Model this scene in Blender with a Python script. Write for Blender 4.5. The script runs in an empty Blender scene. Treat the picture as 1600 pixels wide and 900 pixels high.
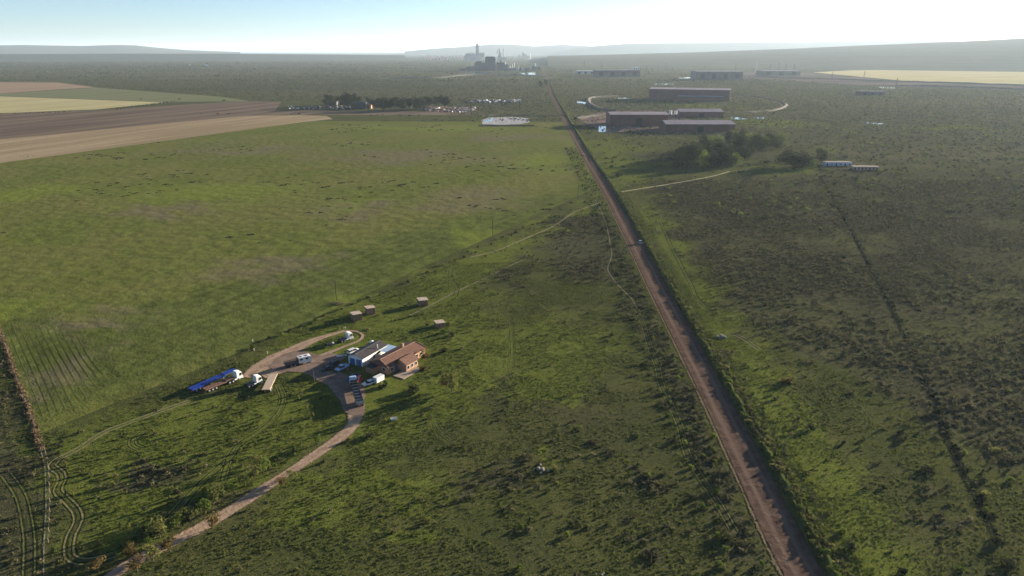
import bpy, math, random
import numpy as np
from mathutils import Vector, noise as mnoise
random.seed(7); RS = np.random.RandomState(7)
sc = bpy.context.scene
COL = sc.collection
# ---------------------------------------------------------------- camera, sky, sun, exposure
H = 100.0; F = 1080.0; PITCH = math.atan((450-78)/F)
cam = bpy.data.cameras.new('camera'); camo = bpy.data.objects.new('camera', cam); COL.objects.link(camo)
camo.location = (0, 0, H); camo.rotation_euler = (math.pi/2-PITCH, 0, 0)
cam.sensor_width = 36; cam.lens = 36*F/1600; cam.clip_end = 300000; cam.clip_start = .5
sc.camera = camo
SUN_EL = math.radians(9.3); SUN_AZ = math.radians(55)      # azimuth clockwise from +Y
w = bpy.data.worlds.new('World'); sc.world = w; w.use_nodes = True
nt = w.node_tree; bgn = nt.nodes['Background']
sky = nt.nodes.new('ShaderNodeTexSky'); sky.sky_type = 'NISHITA'; sky.sun_disc = False
sky.sun_elevation = SUN_EL; sky.sun_rotation = SUN_AZ
sky.altitude = 100; sky.air_density = .62; sky.dust_density = .38; sky.ozone_density = 2.2
nt.links.new(sky.outputs[0], bgn.inputs[0]); bgn.inputs[1].default_value = .05
sl = bpy.data.lights.new('sun', 'SUN'); sl.energy = 5.0; sl.angle = math.radians(.5); sl.color = (1, .86, .68)
so = bpy.data.objects.new('sun', sl); COL.objects.link(so)
sd = Vector((math.sin(SUN_AZ)*math.cos(SUN_EL), math.cos(SUN_AZ)*math.cos(SUN_EL), math.sin(SUN_EL)))
so.rotation_euler = sd.to_track_quat('Z', 'Y').to_euler(); so.location = (300, 200, 300)
sc.view_settings.view_transform = 'Standard'; sc.view_settings.look = 'None'
sc.view_settings.exposure = 2.0; sc.view_settings.gamma = 1
HAZE = 0.34e-4; HAZE_TOP = 420.0
sc.cycles.volume_bounces = 1; sc.cycles.max_bounces = 5; sc.cycles.diffuse_bounces = 2
sc.cycles.transparent_max_bounces = 12
# ---------------------------------------------------------------- geometry helpers
SP, CP = math.sin(PITCH), math.cos(PITCH)
def G(u, v, z=0.0):
    """ground point that a point of the photograph (1600x900) shows"""
    x = (u-800)/F; y = -(v-450)/F
    dy = CP+y*SP; dz = -SP+y*CP; t = (z-H)/dz
    return Vector((x*t, dy*t, z))
def prop(o, label=None, cat=None, group=None, kind=None):
    if label: o['label'] = label
    if cat: o['category'] = cat
    if group: o['group'] = group
    if kind: o['kind'] = kind
    return o
def thing(name, loc, rz, label, cat, group=None):
    o = bpy.data.objects.new(name, None); COL.objects.link(o)
    o.empty_display_size = .3
    o.location = loc; o.rotation_euler = (0, 0, rz); return prop(o, label, cat, group)
def link(name, me, parent=None, loc=None, rz=None):
    o = bpy.data.objects.new(name, me); COL.objects.link(o)
    if parent: o.parent = parent
    if loc is not None: o.location = loc
    if rz is not None: o.rotation_euler = (0, 0, rz)
    return o
KIDS = {}
def copy_tree(o, loc=None, rz=None, scale=None, parent=None, **p):
    kids = list(o.children)
    c = o.copy(); COL.objects.link(c)
    if parent: c.parent = parent
    if loc is not None: c.location = loc
    if rz is not None: c.rotation_euler = (0, 0, rz)
    if scale is not None: c.scale = scale if hasattr(scale, '__len__') else (scale,)*3
    for ch in kids: copy_tree(ch, parent=c)
    prop(c, **p); return c
def np_mesh(name, V, Fq, mat=None, smooth=False):
    V = np.asarray(V, dtype=np.float32); Fq = np.asarray(Fq, dtype=np.int32); k = Fq.shape[1]
    me = bpy.data.meshes.new(name); me.vertices.add(len(V)); me.vertices.foreach_set('co', V.ravel())
    me.loops.add(Fq.size); me.loops.foreach_set('vertex_index', Fq.ravel())
    me.polygons.add(len(Fq)); me.polygons.foreach_set('loop_start', np.arange(0, Fq.size, k, dtype=np.int32))
    me.polygons.foreach_set('loop_total', np.full(len(Fq), k, dtype=np.int32))
    if smooth: me.polygons.foreach_set('use_smooth', np.ones(len(Fq), dtype=bool))
    me.update(calc_edges=True)
    if mat: me.materials.append(mat)
    return me
class MB:
    def __init__(s): s.v = []; s.f = []
    def add(s, vs, fs):
        n = len(s.v); s.v += [tuple(a) for a in vs]; s.f += [tuple(i+n for i in f) for f in fs]; return s
    def box(s, c, d, rz=0, top=(1, 1), ry=0):
        vs = []
        for z in (-1, 1):
            kx, ky = top if z > 0 else (1, 1)
            for x, y in ((-1, -1), (1, -1), (1, 1), (-1, 1)):
                p = Vector((x*d[0]/2*kx, y*d[1]/2*ky, z*d[2]/2))
                if ry: p = Vector((p.x*math.cos(ry)+p.z*math.sin(ry), p.y, -p.x*math.sin(ry)+p.z*math.cos(ry)))
                if rz: p = Vector((p.x*math.cos(rz)-p.y*math.sin(rz), p.x*math.sin(rz)+p.y*math.cos(rz), p.z))
                vs.append(p+Vector(c))
        return s.add(vs, [(0, 3, 2, 1), (4, 5, 6, 7), (0, 1, 5, 4), (1, 2, 6, 5), (2, 3, 7, 6), (3, 0, 4, 7)])
    def tube(s, a, b, r0, r1=None, n=8):
        a = Vector(a); b = Vector(b); r1 = r0 if r1 is None else r1
        d = (b-a).normalized(); u = d.orthogonal().normalized(); w_ = d.cross(u)
        vs = [p+(u*math.cos(t)+w_*math.sin(t))*r for p, r in ((a, r0), (b, r1)) for t in [2*math.pi*i/n for i in range(n)]]
        return s.add(vs, [(i, (i+1) % n, n+(i+1) % n, n+i) for i in range(n)]+[tuple(range(n-1, -1, -1)), tuple(range(n, 2*n))])
    def extrude(s, prof, y0, y1, k=1.0, zt=None):
        """side profile (x,z) list extruded along y; vertices above zt narrowed by k"""
        n = len(prof); vs = []
        for y in (y0, y1):
            for x, z in prof: vs.append((x, y*(k if zt is not None and z > zt else 1), z))
        return s.add(vs, [tuple(range(n)), tuple(range(2*n-1, n-1, -1))]+[((i+1) % n, i, n+i, n+(i+1) % n) for i in range(n)])
    def quad(s, *p): return s.add(p, [tuple(range(len(p)))])
    def mesh(s, name, mat):
        me = bpy.data.meshes.new(name); me.from_pydata(s.v, [], s.f); me.materials.append(mat); me.update(); return me
    def build(s, name, mat, parent=None, **p):
        o = link(name, s.mesh(name, mat), parent); return prop(o, **p)
# ---------------------------------------------------------------- materials
def newmat(name):
    m = bpy.data.materials.new(name); m.use_nodes = True; n = m.node_tree
    return m, n, n.nodes['Principled BSDF'], n.nodes['Material Output']
class NT:
    def __init__(s, n): s.n = n; s.co = None
    def node(s, t, **k):
        x = s.n.nodes.new(t)
        for a, b in k.items(): setattr(x, a, b)
        return x
    def link(s, a, b): s.n.links.new(a, b)
    def inp(s, sock, v):
        if hasattr(v, 'is_output') or isinstance(v, bpy.types.NodeSocket): s.link(v, sock)
        else: sock.default_value = v
    def coords(s):
        if s.co is None: s.co = s.node('ShaderNodeTexCoord').outputs['Object']
        return s.co
    def noise(s, scale, detail=3, rough=.55, co=None, dist=0, out=0):
        x = s.node('ShaderNodeTexNoise'); x.inputs['Scale'].default_value = scale
        x.inputs['Detail'].default_value = detail; x.inputs['Roughness'].default_value = rough; x.inputs['Distortion'].default_value = dist
        s.link(co or s.coords(), x.inputs['Vector']); return x.outputs[out]
    def ramp(s, v, lo, hi, a=0.0, b=1.0):
        x = s.node('ShaderNodeMapRange'); x.clamp = True; x.interpolation_type = 'SMOOTHSTEP'
        s.inp(x.inputs[0], v)
        for i, q in enumerate((lo, hi, a, b)): s.inp(x.inputs[1+i], q)
        return x.outputs[0]
    def math(s, op, a, b=0.0, clamp=False):
        x = s.node('ShaderNodeMath', operation=op, use_clamp=clamp); s.inp(x.inputs[0], a); s.inp(x.inputs[1], b); return x.outputs[0]
    def mix(s, f, a, b):
        x = s.node('ShaderNodeMix', data_type='RGBA'); s.inp(x.inputs[0], f)
        for q, i in ((a, 6), (b, 7)):
            if isinstance(q, (tuple, list)) and len(q) == 3: q = (*q, 1)
            s.inp(x.inputs[i], q)
        return x.outputs[2]
    def mapping(s, sc_, rz=0, co=None):
        r = s.node('ShaderNodeMapping'); r.inputs['Rotation'].default_value = (0, 0, rz); s.link(co or s.coords(), r.inputs[0])
        x = s.node('ShaderNodeMapping'); x.inputs['Scale'].default_value = sc_; s.link(r.outputs[0], x.inputs[0]); return x.outputs[0]
    def attr(s, name):
        x = s.node('ShaderNodeAttribute'); x.attribute_name = name; return x.outputs['Fac']
    def bump(s, h, dist, strength=1.0, nrm=None):
        x = s.node('ShaderNodeBump'); x.inputs['Distance'].default_value = dist; x.inputs['Strength'].default_value = strength
        s.link(h, x.inputs['Height'])
        if nrm is not None: s.link(nrm, x.inputs['Normal'])
        return x.outputs[0]
def plain(name, c, rough=.7, metal=0, var=.25, scale=1.5, bump=.0, spec=.3):
    m, n, p, o = newmat(name); t = NT(n)
    f = t.noise(scale, 4); d = tuple(x*(1-var) for x in c); l = tuple(min(1, x*(1+var*.6)) for x in c)
    t.link(t.mix(t.ramp(f, .3, .7), d, l), p.inputs['Base Color'])
    p.inputs['Roughness'].default_value = rough; p.inputs['Metallic'].default_value = metal; p.inputs['Specular IOR Level'].default_value = spec
    if bump: t.link(t.bump(t.noise(scale*6, 3), bump), p.inputs['Normal'])
    return m
def leafmat(name, c1, c2, transl=.35):
    m, n, p, o = newmat(name); t = NT(n)
    oi = t.node('ShaderNodeObjectInfo').outputs['Random']
    f = t.math('ADD', t.math('MULTIPLY', oi, .6), t.math('MULTIPLY', t.noise(.9, 2), .5))
    c = t.mix(t.ramp(f, .25, .85), c1, c2)
    d = t.node('ShaderNodeBsdfDiffuse'); tr = t.node('ShaderNodeBsdfTranslucent'); mx = t.node('ShaderNodeMixShader')
    t.link(c, d.inputs[0]); t.link(c, tr.inputs[0]); mx.inputs[0].default_value = transl
    t.link(d.outputs[0], mx.inputs[1]); t.link(tr.outputs[0], mx.inputs[2]); t.link(mx.outputs[0], o.inputs[0]); return m
M = dict(
 white=plain('white_paint', (.62, .62, .60), .45, var=.1), cream=plain('cream_wall', (.72, .70, .66), .8, var=.12),
 bluedoor=plain('blue_door', (.05, .13, .30), .5), darkroof=plain('dark_roof_sheet', (.04, .034, .034), .6, var=.3),
 brick=plain('face_brick', (.34, .19, .11), .85, var=.3, scale=4), tile=plain('brown_roof_tile', (.15, .075, .05), .8, var=.35, scale=2),
 blueroof=plain('pale_blue_sheet', (.33, .45, .58), .4, var=.12), glass=plain('window_glass', (.02, .025, .03), .08, var=.05, spec=.6),
 rubber=plain('tyre_rubber', (.02, .02, .02), .8), steel=plain('dark_steel', (.05, .05, .055), .5, var=.3), grey=plain('grey_steel', (.3, .31, .32), .45),
 blue=plain('blue_trailer_paint', (.008, .032, .22), .4, var=.2), rust=plain('rusty_deck', (.16, .085, .055), .85, var=.35, scale=3),
 beige=plain('beige_deck', (.42, .33, .24), .8, var=.2, scale=3), bluegrey=plain('pale_blue_paint', (.35, .45, .6), .4, var=.1),
 navy=plain('navy_paint', (.03, .05, .14), .3, var=.1), black=plain('black_paint', (.02, .02, .025), .3, var=.1), red=plain('red_paint', (.45, .05, .03), .4),
 wood=plain('weathered_timber', (.14, .10, .07), .9, var=.3, scale=3), shack=plain('shack_wall', (.22, .135, .09), .9, var=.35, scale=2),
 tin=plain('shack_roof_tin', (.42, .33, .25), .6, var=.2, scale=2), slab=plain('concrete_slab', (.34, .26, .2), .85), bark=plain('bark', (.09, .065, .045), .9),
 stone=plain('pale_stone', (.27, .245, .20), .9, var=.3), shedred=plain('red_brown_cladding', (.14, .06, .052), .7, var=.2, scale=.1),
 shedroof=plain('grey_brown_roof', (.25, .20, .21), .6, var=.12, scale=.05), plant=plain('plant_cladding', (.06, .065, .08), .7, var=.25, scale=.03),
 concrete=plain('silo_concrete', (.34, .33, .32), .8, var=.2, scale=.03), pink=plain('pink_lit_facade', (.70, .42, .36), .8, var=.2, scale=.02),  # pink: tint of the low sun on the facades, put into the base colour
 lamp=plain('lamp_lens', (.6, .6, .55), .2), orange=plain('orange_wall', (.45, .22, .13), .8), tyred=plain('pale_canvas', (.5, .48, .44), .8),
 pole=plain('creosoted_pole', (.05, .04, .035), .9), scrap=plain('scrap_metal', (.07, .055, .05), .7, var=.6, scale=.4), asphaltgrey=plain('bare_earth', (.17, .12, .1), .9))
M['leaf'] = leafmat('leaf_green', (.05, .08, .018), (.12, .16, .035), .45)
M['leafolive'] = leafmat('leaf_olive', (.085, .10, .03), (.17, .17, .055), .45)
M['leafdark'] = leafmat('leaf_dark', (.026, .036, .018), (.06, .068, .03), .25)
M['leafred'] = leafmat('leaf_russet', (.10, .08, .03), (.17, .125, .05), .4)
M['scrub'] = leafmat('scrub_leaf', (.045, .046, .026), (.12, .112, .06), .3)
M['tuft'] = leafmat('grass_tuft', (.07, .09, .02), (.12, .14, .036), .4)
M['dry'] = leafmat('dry_weed', (.11, .08, .045), (.19, .14, .08), .2)

# ground materials
def grass_bump(t, amp=1.0, big=1.0):
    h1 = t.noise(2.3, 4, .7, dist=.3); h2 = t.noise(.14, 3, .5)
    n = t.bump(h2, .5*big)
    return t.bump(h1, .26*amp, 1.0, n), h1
def ground_mat():
    m, n, p, o = newmat('fynbos_ground'); t = NT(n)
    nrm, h1 = grass_bump(t)
    f1 = t.noise(.045, 5, .6, dist=.5); f2 = t.noise(.4, 4, .6); f3 = t.noise(.008, 4, .6)
    base = t.mix(t.ramp(f1, .35, .65), (.062, .074, .022), (.094, .10, .031))
    base = t.mix(t.ramp(f3, .42, .68, 0, .7), base, (.07, .066, .036))
    ed = lambda a: t.ramp(t.math('ADD', t.attr(a), t.math('MULTIPLY', t.math('SUBTRACT', f2, .5), .8)), .3, .7)
    f4 = t.noise(1.0, 4, .6, co=t.mapping((.0009, .004, 1)), dist=.4)
    base = t.mix(ed('far'), base, t.mix(t.ramp(f4, .35, .65), t.mix(t.ramp(f1, .35, .65), (.055, .062, .034), (.09, .09, .048)), t.mix(t.ramp(f1, .35, .65), (.085, .085, .04), (.13, .118, .062))))
    base = t.mix(ed('green'), base, t.mix(t.ramp(f2, .35, .65), (.098, .124, .02), (.135, .156, .03)))
    base = t.mix(ed('dark'), base, t.mix(t.ramp(t.noise(.02, 4, .65), .42, .62), t.mix(t.ramp(f2, .4, .6), (.045, .045, .027), (.085, .08, .044)), t.mix(t.ramp(f2, .4, .6), (.06, .066, .028), (.105, .105, .045))))
    base = t.mix(ed('dry'), base, t.mix(f1, (.15, .11, .075), (.22, .16, .11)))
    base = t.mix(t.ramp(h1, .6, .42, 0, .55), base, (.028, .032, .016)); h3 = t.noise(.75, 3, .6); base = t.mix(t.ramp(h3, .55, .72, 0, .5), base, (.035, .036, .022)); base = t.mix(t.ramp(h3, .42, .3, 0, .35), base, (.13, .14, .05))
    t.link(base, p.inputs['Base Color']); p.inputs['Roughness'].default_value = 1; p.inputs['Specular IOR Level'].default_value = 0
    t.link(nrm, p.inputs['Normal']); return m
def pasture_mat():
    m, n, p, o = newmat('pasture_grass'); t = NT(n)
    st = t.mapping((.022, .26, 1), math.radians(-60))
    row = t.noise(1.0, 3, .6, co=st)
    n1 = t.bump(t.noise(.12, 3, .5), .8); nrm = t.bump(t.noise(1.3, 4, .6), .2, 1, n1)
    f1 = t.noise(.014, 5, .6, dist=.4); f2 = t.noise(.25, 4, .6)
    base = t.mix(t.ramp(f1, .35, .65), (.09, .106, .022), (.124, .12, .037))
    base = t.mix(t.ramp(t.math('ADD', t.attr('lush'), t.math('MULTIPLY', t.math('SUBTRACT', f1, .5), 1.2)), .15, .95, 0, .85), base, t.mix(f2, (.045, .062, .014), (.075, .09, .024)))
    base = t.mix(t.ramp(row, .35, .7, 0, .5), base, (.135, .155, .04))
    base = t.mix(t.ramp(t.math('ADD', t.attr('green'), t.math('MULTIPLY', t.math('SUBTRACT', f2, .5), .5)), .2, .9), base, (.128, .153, .028))
    base = t.mix(t.ramp(t.math('ADD', t.attr('dry'), t.math('MULTIPLY', t.math('SUBTRACT', f2, .5), .7)), .1, .9, 0, .75), base, (.135, .115, .07))
    base = t.mix(t.ramp(f2, .52, .75, 0, .45), base, (.07, .08, .035))
    t.link(base, p.inputs['Base Color']); p.inputs['Roughness'].default_value = 1; p.inputs['Specular IOR Level'].default_value = 0
    t.link(nrm, p.inputs['Normal']); return m
def field_mat(name, a, b, rz, sc_=(.0022, .022, 1), bump=.15):
    m, n, p, o = newmat(name); t = NT(n)
    f = t.noise(1.0, 5, .6, co=t.mapping(sc_, rz), dist=.3); g = t.noise(.15, 4, .6)
    c = t.mix(t.ramp(f, .38, .62), a, b); c = t.mix(t.ramp(g, .45, .7, 0, .35), c, tuple(x*.7 for x in a)); fu = t.noise(1.0, 2, .5, co=t.mapping((sc_[0]*2, min(sc_[1]*14, .5), 1), rz)); c = t.mix(t.ramp(fu, .4, .65, 0, .4), c, tuple(x*1.25 for x in b))
    t.link(c, p.inputs['Base Color']); p.inputs['Roughness'].default_value = 1; p.inputs['Specular IOR Level'].default_value = 0
    t.link(t.bump(t.noise(.8, 3), bump), p.inputs['Normal']); return m
def ribbon_mat(name, a, b, edge=.8, wheel=None, wash=0, alpha=1.0, streak=.25):
    """uv: x across 0..1, y metres along; ragged transparent edges"""
    m, n, p, o = newmat(name); t = NT(n)
    uv = t.node('ShaderNodeUVMap').outputs[0]; sx = t.node('ShaderNodeSeparateXYZ'); t.link(uv, sx.inputs[0])
    d = t.math('ABSOLUTE', t.math('SUBTRACT', t.math('MULTIPLY', sx.outputs[0], 2.0), 1.0))
    f = t.noise(.35, 5, .6); g = t.noise(1.6, 4, .6)
    c = t.mix(t.ramp(f, .35, .65), a, b)
    if wheel is not None:
        wv = t.math('ABSOLUTE', t.math('SUBTRACT', d, wheel[0])); c = t.mix(t.ramp(t.math('ADD', wv, t.math('MULTIPLY', t.math('SUBTRACT', g, .5), .12)), .02, wheel[1], wheel[3], 0), c, wheel[2])
    su = t.mapping((9, streak, 1), 0, co=uv); c = t.mix(t.ramp(t.noise(1, 3, co=su), .4, .7, 0, .4), c, tuple(x*.6 for x in a))
    t.link(c, p.inputs['Base Color']); p.inputs['Roughness'].default_value = 1; p.inputs['Specular IOR Level'].default_value = 0
    nb = t.bump(t.noise(1.2, 4), .12)
    if wash:
        wc = t.mapping((1.2, 1.1, 1), 0, co=uv); nb = t.bump(t.noise(1, 2, co=wc), wash, 1, nb)
    t.link(nb, p.inputs['Normal'])
    al = t.ramp(t.math('ADD', d, t.math('MULTIPLY', t.math('SUBTRACT', t.math('ADD', g, f), 1.0), (1-edge)*2.6)), edge-.04, edge+.06, alpha, 0)
    t.link(al, p.inputs['Alpha']); return m
def water_mat(name, c, rough=.12):
    m, n, p, o = newmat(name); t = NT(n); p.inputs['Base Color'].default_value = (*c, 1); p.inputs['Roughness'].default_value = rough
    t.link(t.bump(t.noise(.5, 3), .02), p.inputs['Normal']); return m
# ---------------------------------------------------------------- ground, one fan-shaped sheet to the horizon
def soft_poly(P, X, Y, w_):
    """0..1 inside mask with soft border w_ (m, or fraction of distance)"""
    P = [np.array(q[:2]) for q in P]; inside = np.zeros(X.shape, bool); dist = np.full(X.shape, 1e9)
    for i in range(len(P)):
        a, b = P[i], P[(i+1) % len(P)]
        c = ((a[1] > Y) != (b[1] > Y)) & (X < (b[0]-a[0])*(Y-a[1])/((b[1]-a[1]) or 1e-9)+a[0]); inside ^= c
        d = b-a; tt = np.clip(((X-a[0])*d[0]+(Y-a[1])*d[1])/(d@d), 0, 1)
        dist = np.minimum(dist, np.hypot(X-a[0]-tt*d[0], Y-a[1]-tt*d[1]))
    s = np.where(inside, dist, -dist); w_ = np.maximum(w_, (Y/1000)**2*130) if w_ is not None and np.isscalar(w_) and w_ > 2.5 else w_; return np.clip(.5+s/w_/2, 0, 1)
def PX(*p): return [G(u, v) for u, v in p]
def blob(u, v, ru, rv, X, Y):
    c = G(u, v); rx = abs(G(u+ru, v).x-c.x); ry = abs(G(u, v-rv).y-G(u, v+rv).y)/2
    return np.clip(1.2-np.hypot((X-c.x)/rx, (Y-c.y)/ry), 0, 1)
ZONES = dict(
 dark=[(PX((1040, 290), (1290, 266), (1700, 250), (2300, 260), (2300, 760), (1560, 720), (1440, 650), (1350, 590), (1230, 540), (1150, 490), (1095, 415), (1040, 335)), 14),
       (PX((835, 372), (905, 338), (945, 335), (975, 400), (985, 450), (900, 432), (850, 408)), 6),
       (PX((1000, 250), (1060, 225), (1160, 215), (1240, 225), (1240, 250), (1100, 270)), 12),
       (PX((-400, 560), (-10, 560), (50, 700), (60, 1100), (-400, 1100)), 8),
       (PX((960, 420), (990, 420), (1110, 640), (1200, 880), (1150, 880), (1075, 690), (1000, 520)), 3)],
 green=[(PX((380, 546), (640, 440), (938, 305), (945, 335), (800, 400), (700, 470), (420, 568)), 5), (PX((975, 318), (1030, 305), (1055, 350), (1095, 430), (1130, 480), (1200, 560), (1330, 720), (1450, 900), (1500, 1100), (1330, 1100), (1130, 610), (1010, 370)), 8),
        (PX((500, 520), (600, 470), (760, 480), (800, 560), (740, 640), (560, 720), (400, 610), (480, 600)), 12),
        (PX((60, 690), (380, 600), (520, 620), (540, 680), (150, 880)), 16),
        (PX((1150, 228), (1230, 232), (1260, 262), (1120, 272)), 14),
        (PX((900, 215), (960, 215), (1010, 250), (1000, 290), (950, 290)), 8)],
 far=[(PX((-3000, 150), (100, 130), (380, 152), (480, 155), (850, 190), (880, 160), (850, 84), (-6000, 84)), 60),
      (PX((880, 165), (930, 200), (1000, 215), (1200, 215), (1290, 262), (4000, 262), (5000, 84), (850, 84)), 40)],
 dry=[(PX((935, 186), (1010, 186), (1015, 196), (930, 196)), 15), (PX((1090, 545), (1110, 530), (1135, 555), (1120, 560)), 3)])
BL = dict(dark=[(790, 745, 60, 20), (730, 760, 50, 20), (1005, 745, 40, 14), (930, 690, 30, 12), (1020, 840, 60, 14), (1500, 640, 60, 30), (310, 790, 80, 50), (800, 430, 60, 8), (1470, 800, 70, 40), (240, 740, 90, 30)],
          green=[(730, 560, 60, 30), (870, 720, 40, 15), (1200, 192, 150, 9), (1100, 166, 110, 6), (1480, 200, 140, 6), (840, 540, 190, 80), (720, 470, 140, 40), (560, 760, 200, 60), (400, 640, 160, 60), (860, 600, 110, 45), (650, 800, 60, 40), (480, 810, 130, 50), (1300, 315, 60, 8), (1290, 535, 50, 14), (1490, 520, 60, 20), (1260, 232, 60, 6)], far=[], dry=[(690, 770, 20, 8)])
GX = np.linspace(0, 1, 411)
THF = np.radians(-46+92*GX)
THB = np.radians(np.linspace(52, 308, 44)); TH = np.concatenate([THF, THB])
vs_ = np.arange(1050, 92, -2.1)
Rf = [math.hypot(0, G(800, v).y) for v in vs_]
Rr = [.5, 20, 45, 65]+[r for r in Rf if r > 75]
while Rr[-1] < 60000: Rr.append(Rr[-1]*1.11)
Rr = np.array(Rr)
def fan(name, z, mat, poly=None, th=None, rr=None):
    th = TH if th is None else th; rr = Rr if rr is None else rr
    R_, T_ = np.meshgrid(rr, th, indexing='ij'); X = R_*np.sin(T_); Y = R_*np.cos(T_)
    V = np.stack([X.ravel(), Y.ravel(), np.full(X.size, z)], 1); nr, ntt = X.shape
    i, j = np.meshgrid(np.arange(nr-1), np.arange(ntt if poly is None else ntt-1), indexing='ij'); j2 = (j+1) % ntt
    Q = np.stack([i*ntt+j, i*ntt+j2, (i+1)*ntt+j2, (i+1)*ntt+j], -1).reshape(-1, 4)[:, ::-1]
    if poly is not None:
        cm = V[Q].mean(1); rad = np.hypot(cm[:, 0], cm[:, 1])
        keep = soft_poly(poly, cm[:, 0], cm[:, 1], 1+rad*.02) > 0.001
        Q = Q[keep]; used = np.unique(Q); mp = -np.ones(len(V), int); mp[used] = np.arange(len(used)); V = V[used]; Q = mp[Q]
    me = np_mesh(name, V, Q, mat)
    if poly is not None:
        import bmesh
        bm = bmesh.new(); bm.from_mesh(me); P = [Vector((q.x, q.y, z)) for q in poly]
        area = sum(P[k].x*P[(k+1) % len(P)].y-P[(k+1) % len(P)].x*P[k].y for k in range(len(P)))
        for k in range(len(P)):
            a, b = P[k], P[(k+1) % len(P)]; d = b-a; nn = Vector((d.y, -d.x, 0)).normalized()*(1 if area > 0 else -1)
            bmesh.ops.bisect_plane(bm, geom=bm.verts[:]+bm.edges[:]+bm.faces[:], plane_co=a, plane_no=nn, clear_outer=True)
        bm.to_mesh(me); bm.free()
    return me
def warp(X, Y):
    wx = np.zeros(len(X)); wy = np.zeros(len(X))
    for i in np.nonzero((Y > 60) & (np.abs(X) < Y*1.3+60) & (Y < 4000))[0]:
        d = Y[i]; q = Vector((X[i]/d*14, math.log(d)*14, 0)); wx[i] = mnoise.fractal(q, 1, 2, 3)*.04*d; wy[i] = mnoise.fractal(q+Vector((31, 0, 0)), 1, 2, 3)*.08*d
    return X+wx, Y+wy
def set_attrs(me, zones, blobs):
    V = np.empty(len(me.vertices)*3, np.float32); me.vertices.foreach_get('co', V); V = V.reshape(-1, 3); X, Y = V[:, 0], V[:, 1]
    X, Y = warp(X, Y)
    for k in zones:
        a = np.zeros(len(V), np.float32)
        for P, s in zones[k]: a = np.maximum(a, soft_poly(P, X, Y, s))
        for b in blobs.get(k, []): a = np.maximum(a, .8*blob(*b, X, Y))
        at = me.attributes.new(k, 'FLOAT', 'POINT'); at.data.foreach_set('value', a.astype(np.float32))
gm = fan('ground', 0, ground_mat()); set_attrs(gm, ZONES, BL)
prop(link('ground', gm), kind='structure')
PAST = PX((-700, 346), (0, 254), (475, 189), (890, 190), (938, 308), (760, 383), (640, 442), (380, 548), (120, 668), (62, 678), (-10, 505), (-200, 200))[0:11]
PAST = PX((-60, 262), (475, 189), (895, 191), (936, 306), (760, 383), (640, 442), (380, 548), (120, 668), (62, 678), (-60, 395))
pm = fan('pasture', .02, pasture_mat(), PAST, THF, np.array([r for r in Rr if 100 < r < 1300]))
set_attrs(pm, dict(green=[], dry=[], lush=[(PX((-60, 700), (-60, 480), (150, 500), (420, 420), (740, 340), (930, 290), (945, 320), (640, 460)), 14)]), dict(green=[(60, 300, 90, 25), (330, 300, 200, 30), (560, 480, 90, 30), (560, 315, 60, 14), (640, 200, 230, 9), (30, 480, 50, 40), (750, 370, 80, 22), (850, 250, 60, 25)],
    dry=[(740, 310, 120, 26), (560, 330, 90, 20), (150, 500, 110, 25), (620, 245, 230, 15), (800, 215, 110, 8), (90, 590, 60, 60), (420, 420, 140, 25), (250, 330, 120, 16), (380, 235, 180, 12)]))
prop(link('pasture', pm), kind='structure')
def sheet(name, pts, z, mat, kind='structure'):
    P = [Vector((q.x, q.y, z)) for q in PX(*pts)]
    if sum(P[k].x*P[(k+1) % len(P)].y-P[(k+1) % len(P)].x*P[k].y for k in range(len(P))) < 0: P = P[::-1]
    o = MB().quad(*P).build(name, mat); prop(o, kind=kind); return o
RZF = math.radians(-69)
sheet('ploughed_field', [(-900, 360), (-60, 263), (475, 190.5), (520, 186), (510, 181), (470, 180), (380, 181), (0, 218), (-900, 300)], .04, field_mat('bare_soil_pale', (.21, .16, .095), (.31, .24, .15), RZF))
sheet('dark_ploughed_field', [(-900, 300), (0, 218), (380, 181), (470, 179.5), (735, 180), (735, 175), (430, 172), (440, 159), (380, 158), (150, 172), (0, 177.5), (-900, 190)], .05, field_mat('bare_soil_dark', (.095, .07, .056), (.16, .12, .085), RZF))
sheet('stubble_field', [(-900, 188), (0, 177), (150, 171), (260, 160), (0, 150.5), (-900, 150)], .06, field_mat('dry_yellow_stubble', (.32, .28, .14), (.38, .34, .18), RZF))
sheet('green_field', [(-900, 149.5), (0, 150), (260, 159.5), (390, 158), (345, 151), (150, 137), (100, 140), (0, 146), (-900, 148)], .07, field_mat('far_green_crop', (.12, .14, .06), (.15, .15, .08), RZF))
sheet('bare_field', [(-900, 148), (0, 146), (95, 139.5), (150, 136.5), (90, 129), (0, 128.5), (-900, 129)], .08, field_mat('far_bare_soil', (.22, .155, .105), (.27, .195, .13), RZF))
sheet('dry_grass_plain', [(1270, 113), (1420, 127), (1600, 132), (2600, 150), (2600, 116), (1600, 111), (1400, 109), (1330, 110)], .06, field_mat('dry_yellow_grass', (.36, .31, .15), (.44, .38, .2), 0, (.004, .012, 1)))
sheet('railway_embankment_ground', [(1130, 112), (1270, 114), (1420, 127.5), (1600, 133), (2600, 151), (2600, 160), (1600, 141), (1400, 136), (1250, 128), (1130, 122)], .07, field_mat('dark_industrial_ground', (.045, .035, .035), (.15, .12, .10), 0, (.0015, .02, 1)))
sheet('bare_earth_yard', [(930, 176), (1000, 172), (1060, 178), (1090, 195), (1040, 206), (940, 206), (905, 186)], .06, field_mat('industrial_yard_soil', (.12, .085, .08), (.2, .14, .12), 0, (.02, .02, 1)))
sheet('clay_pan', [(754, 194), (752, 188), (764, 183.5), (800, 182.5), (826, 185), (828, 191), (812, 194), (780, 195)], .08, field_mat('pale_clay', (.27, .27, .28), (.38, .37, .36), 0, (.05, .05, 1)))
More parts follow.
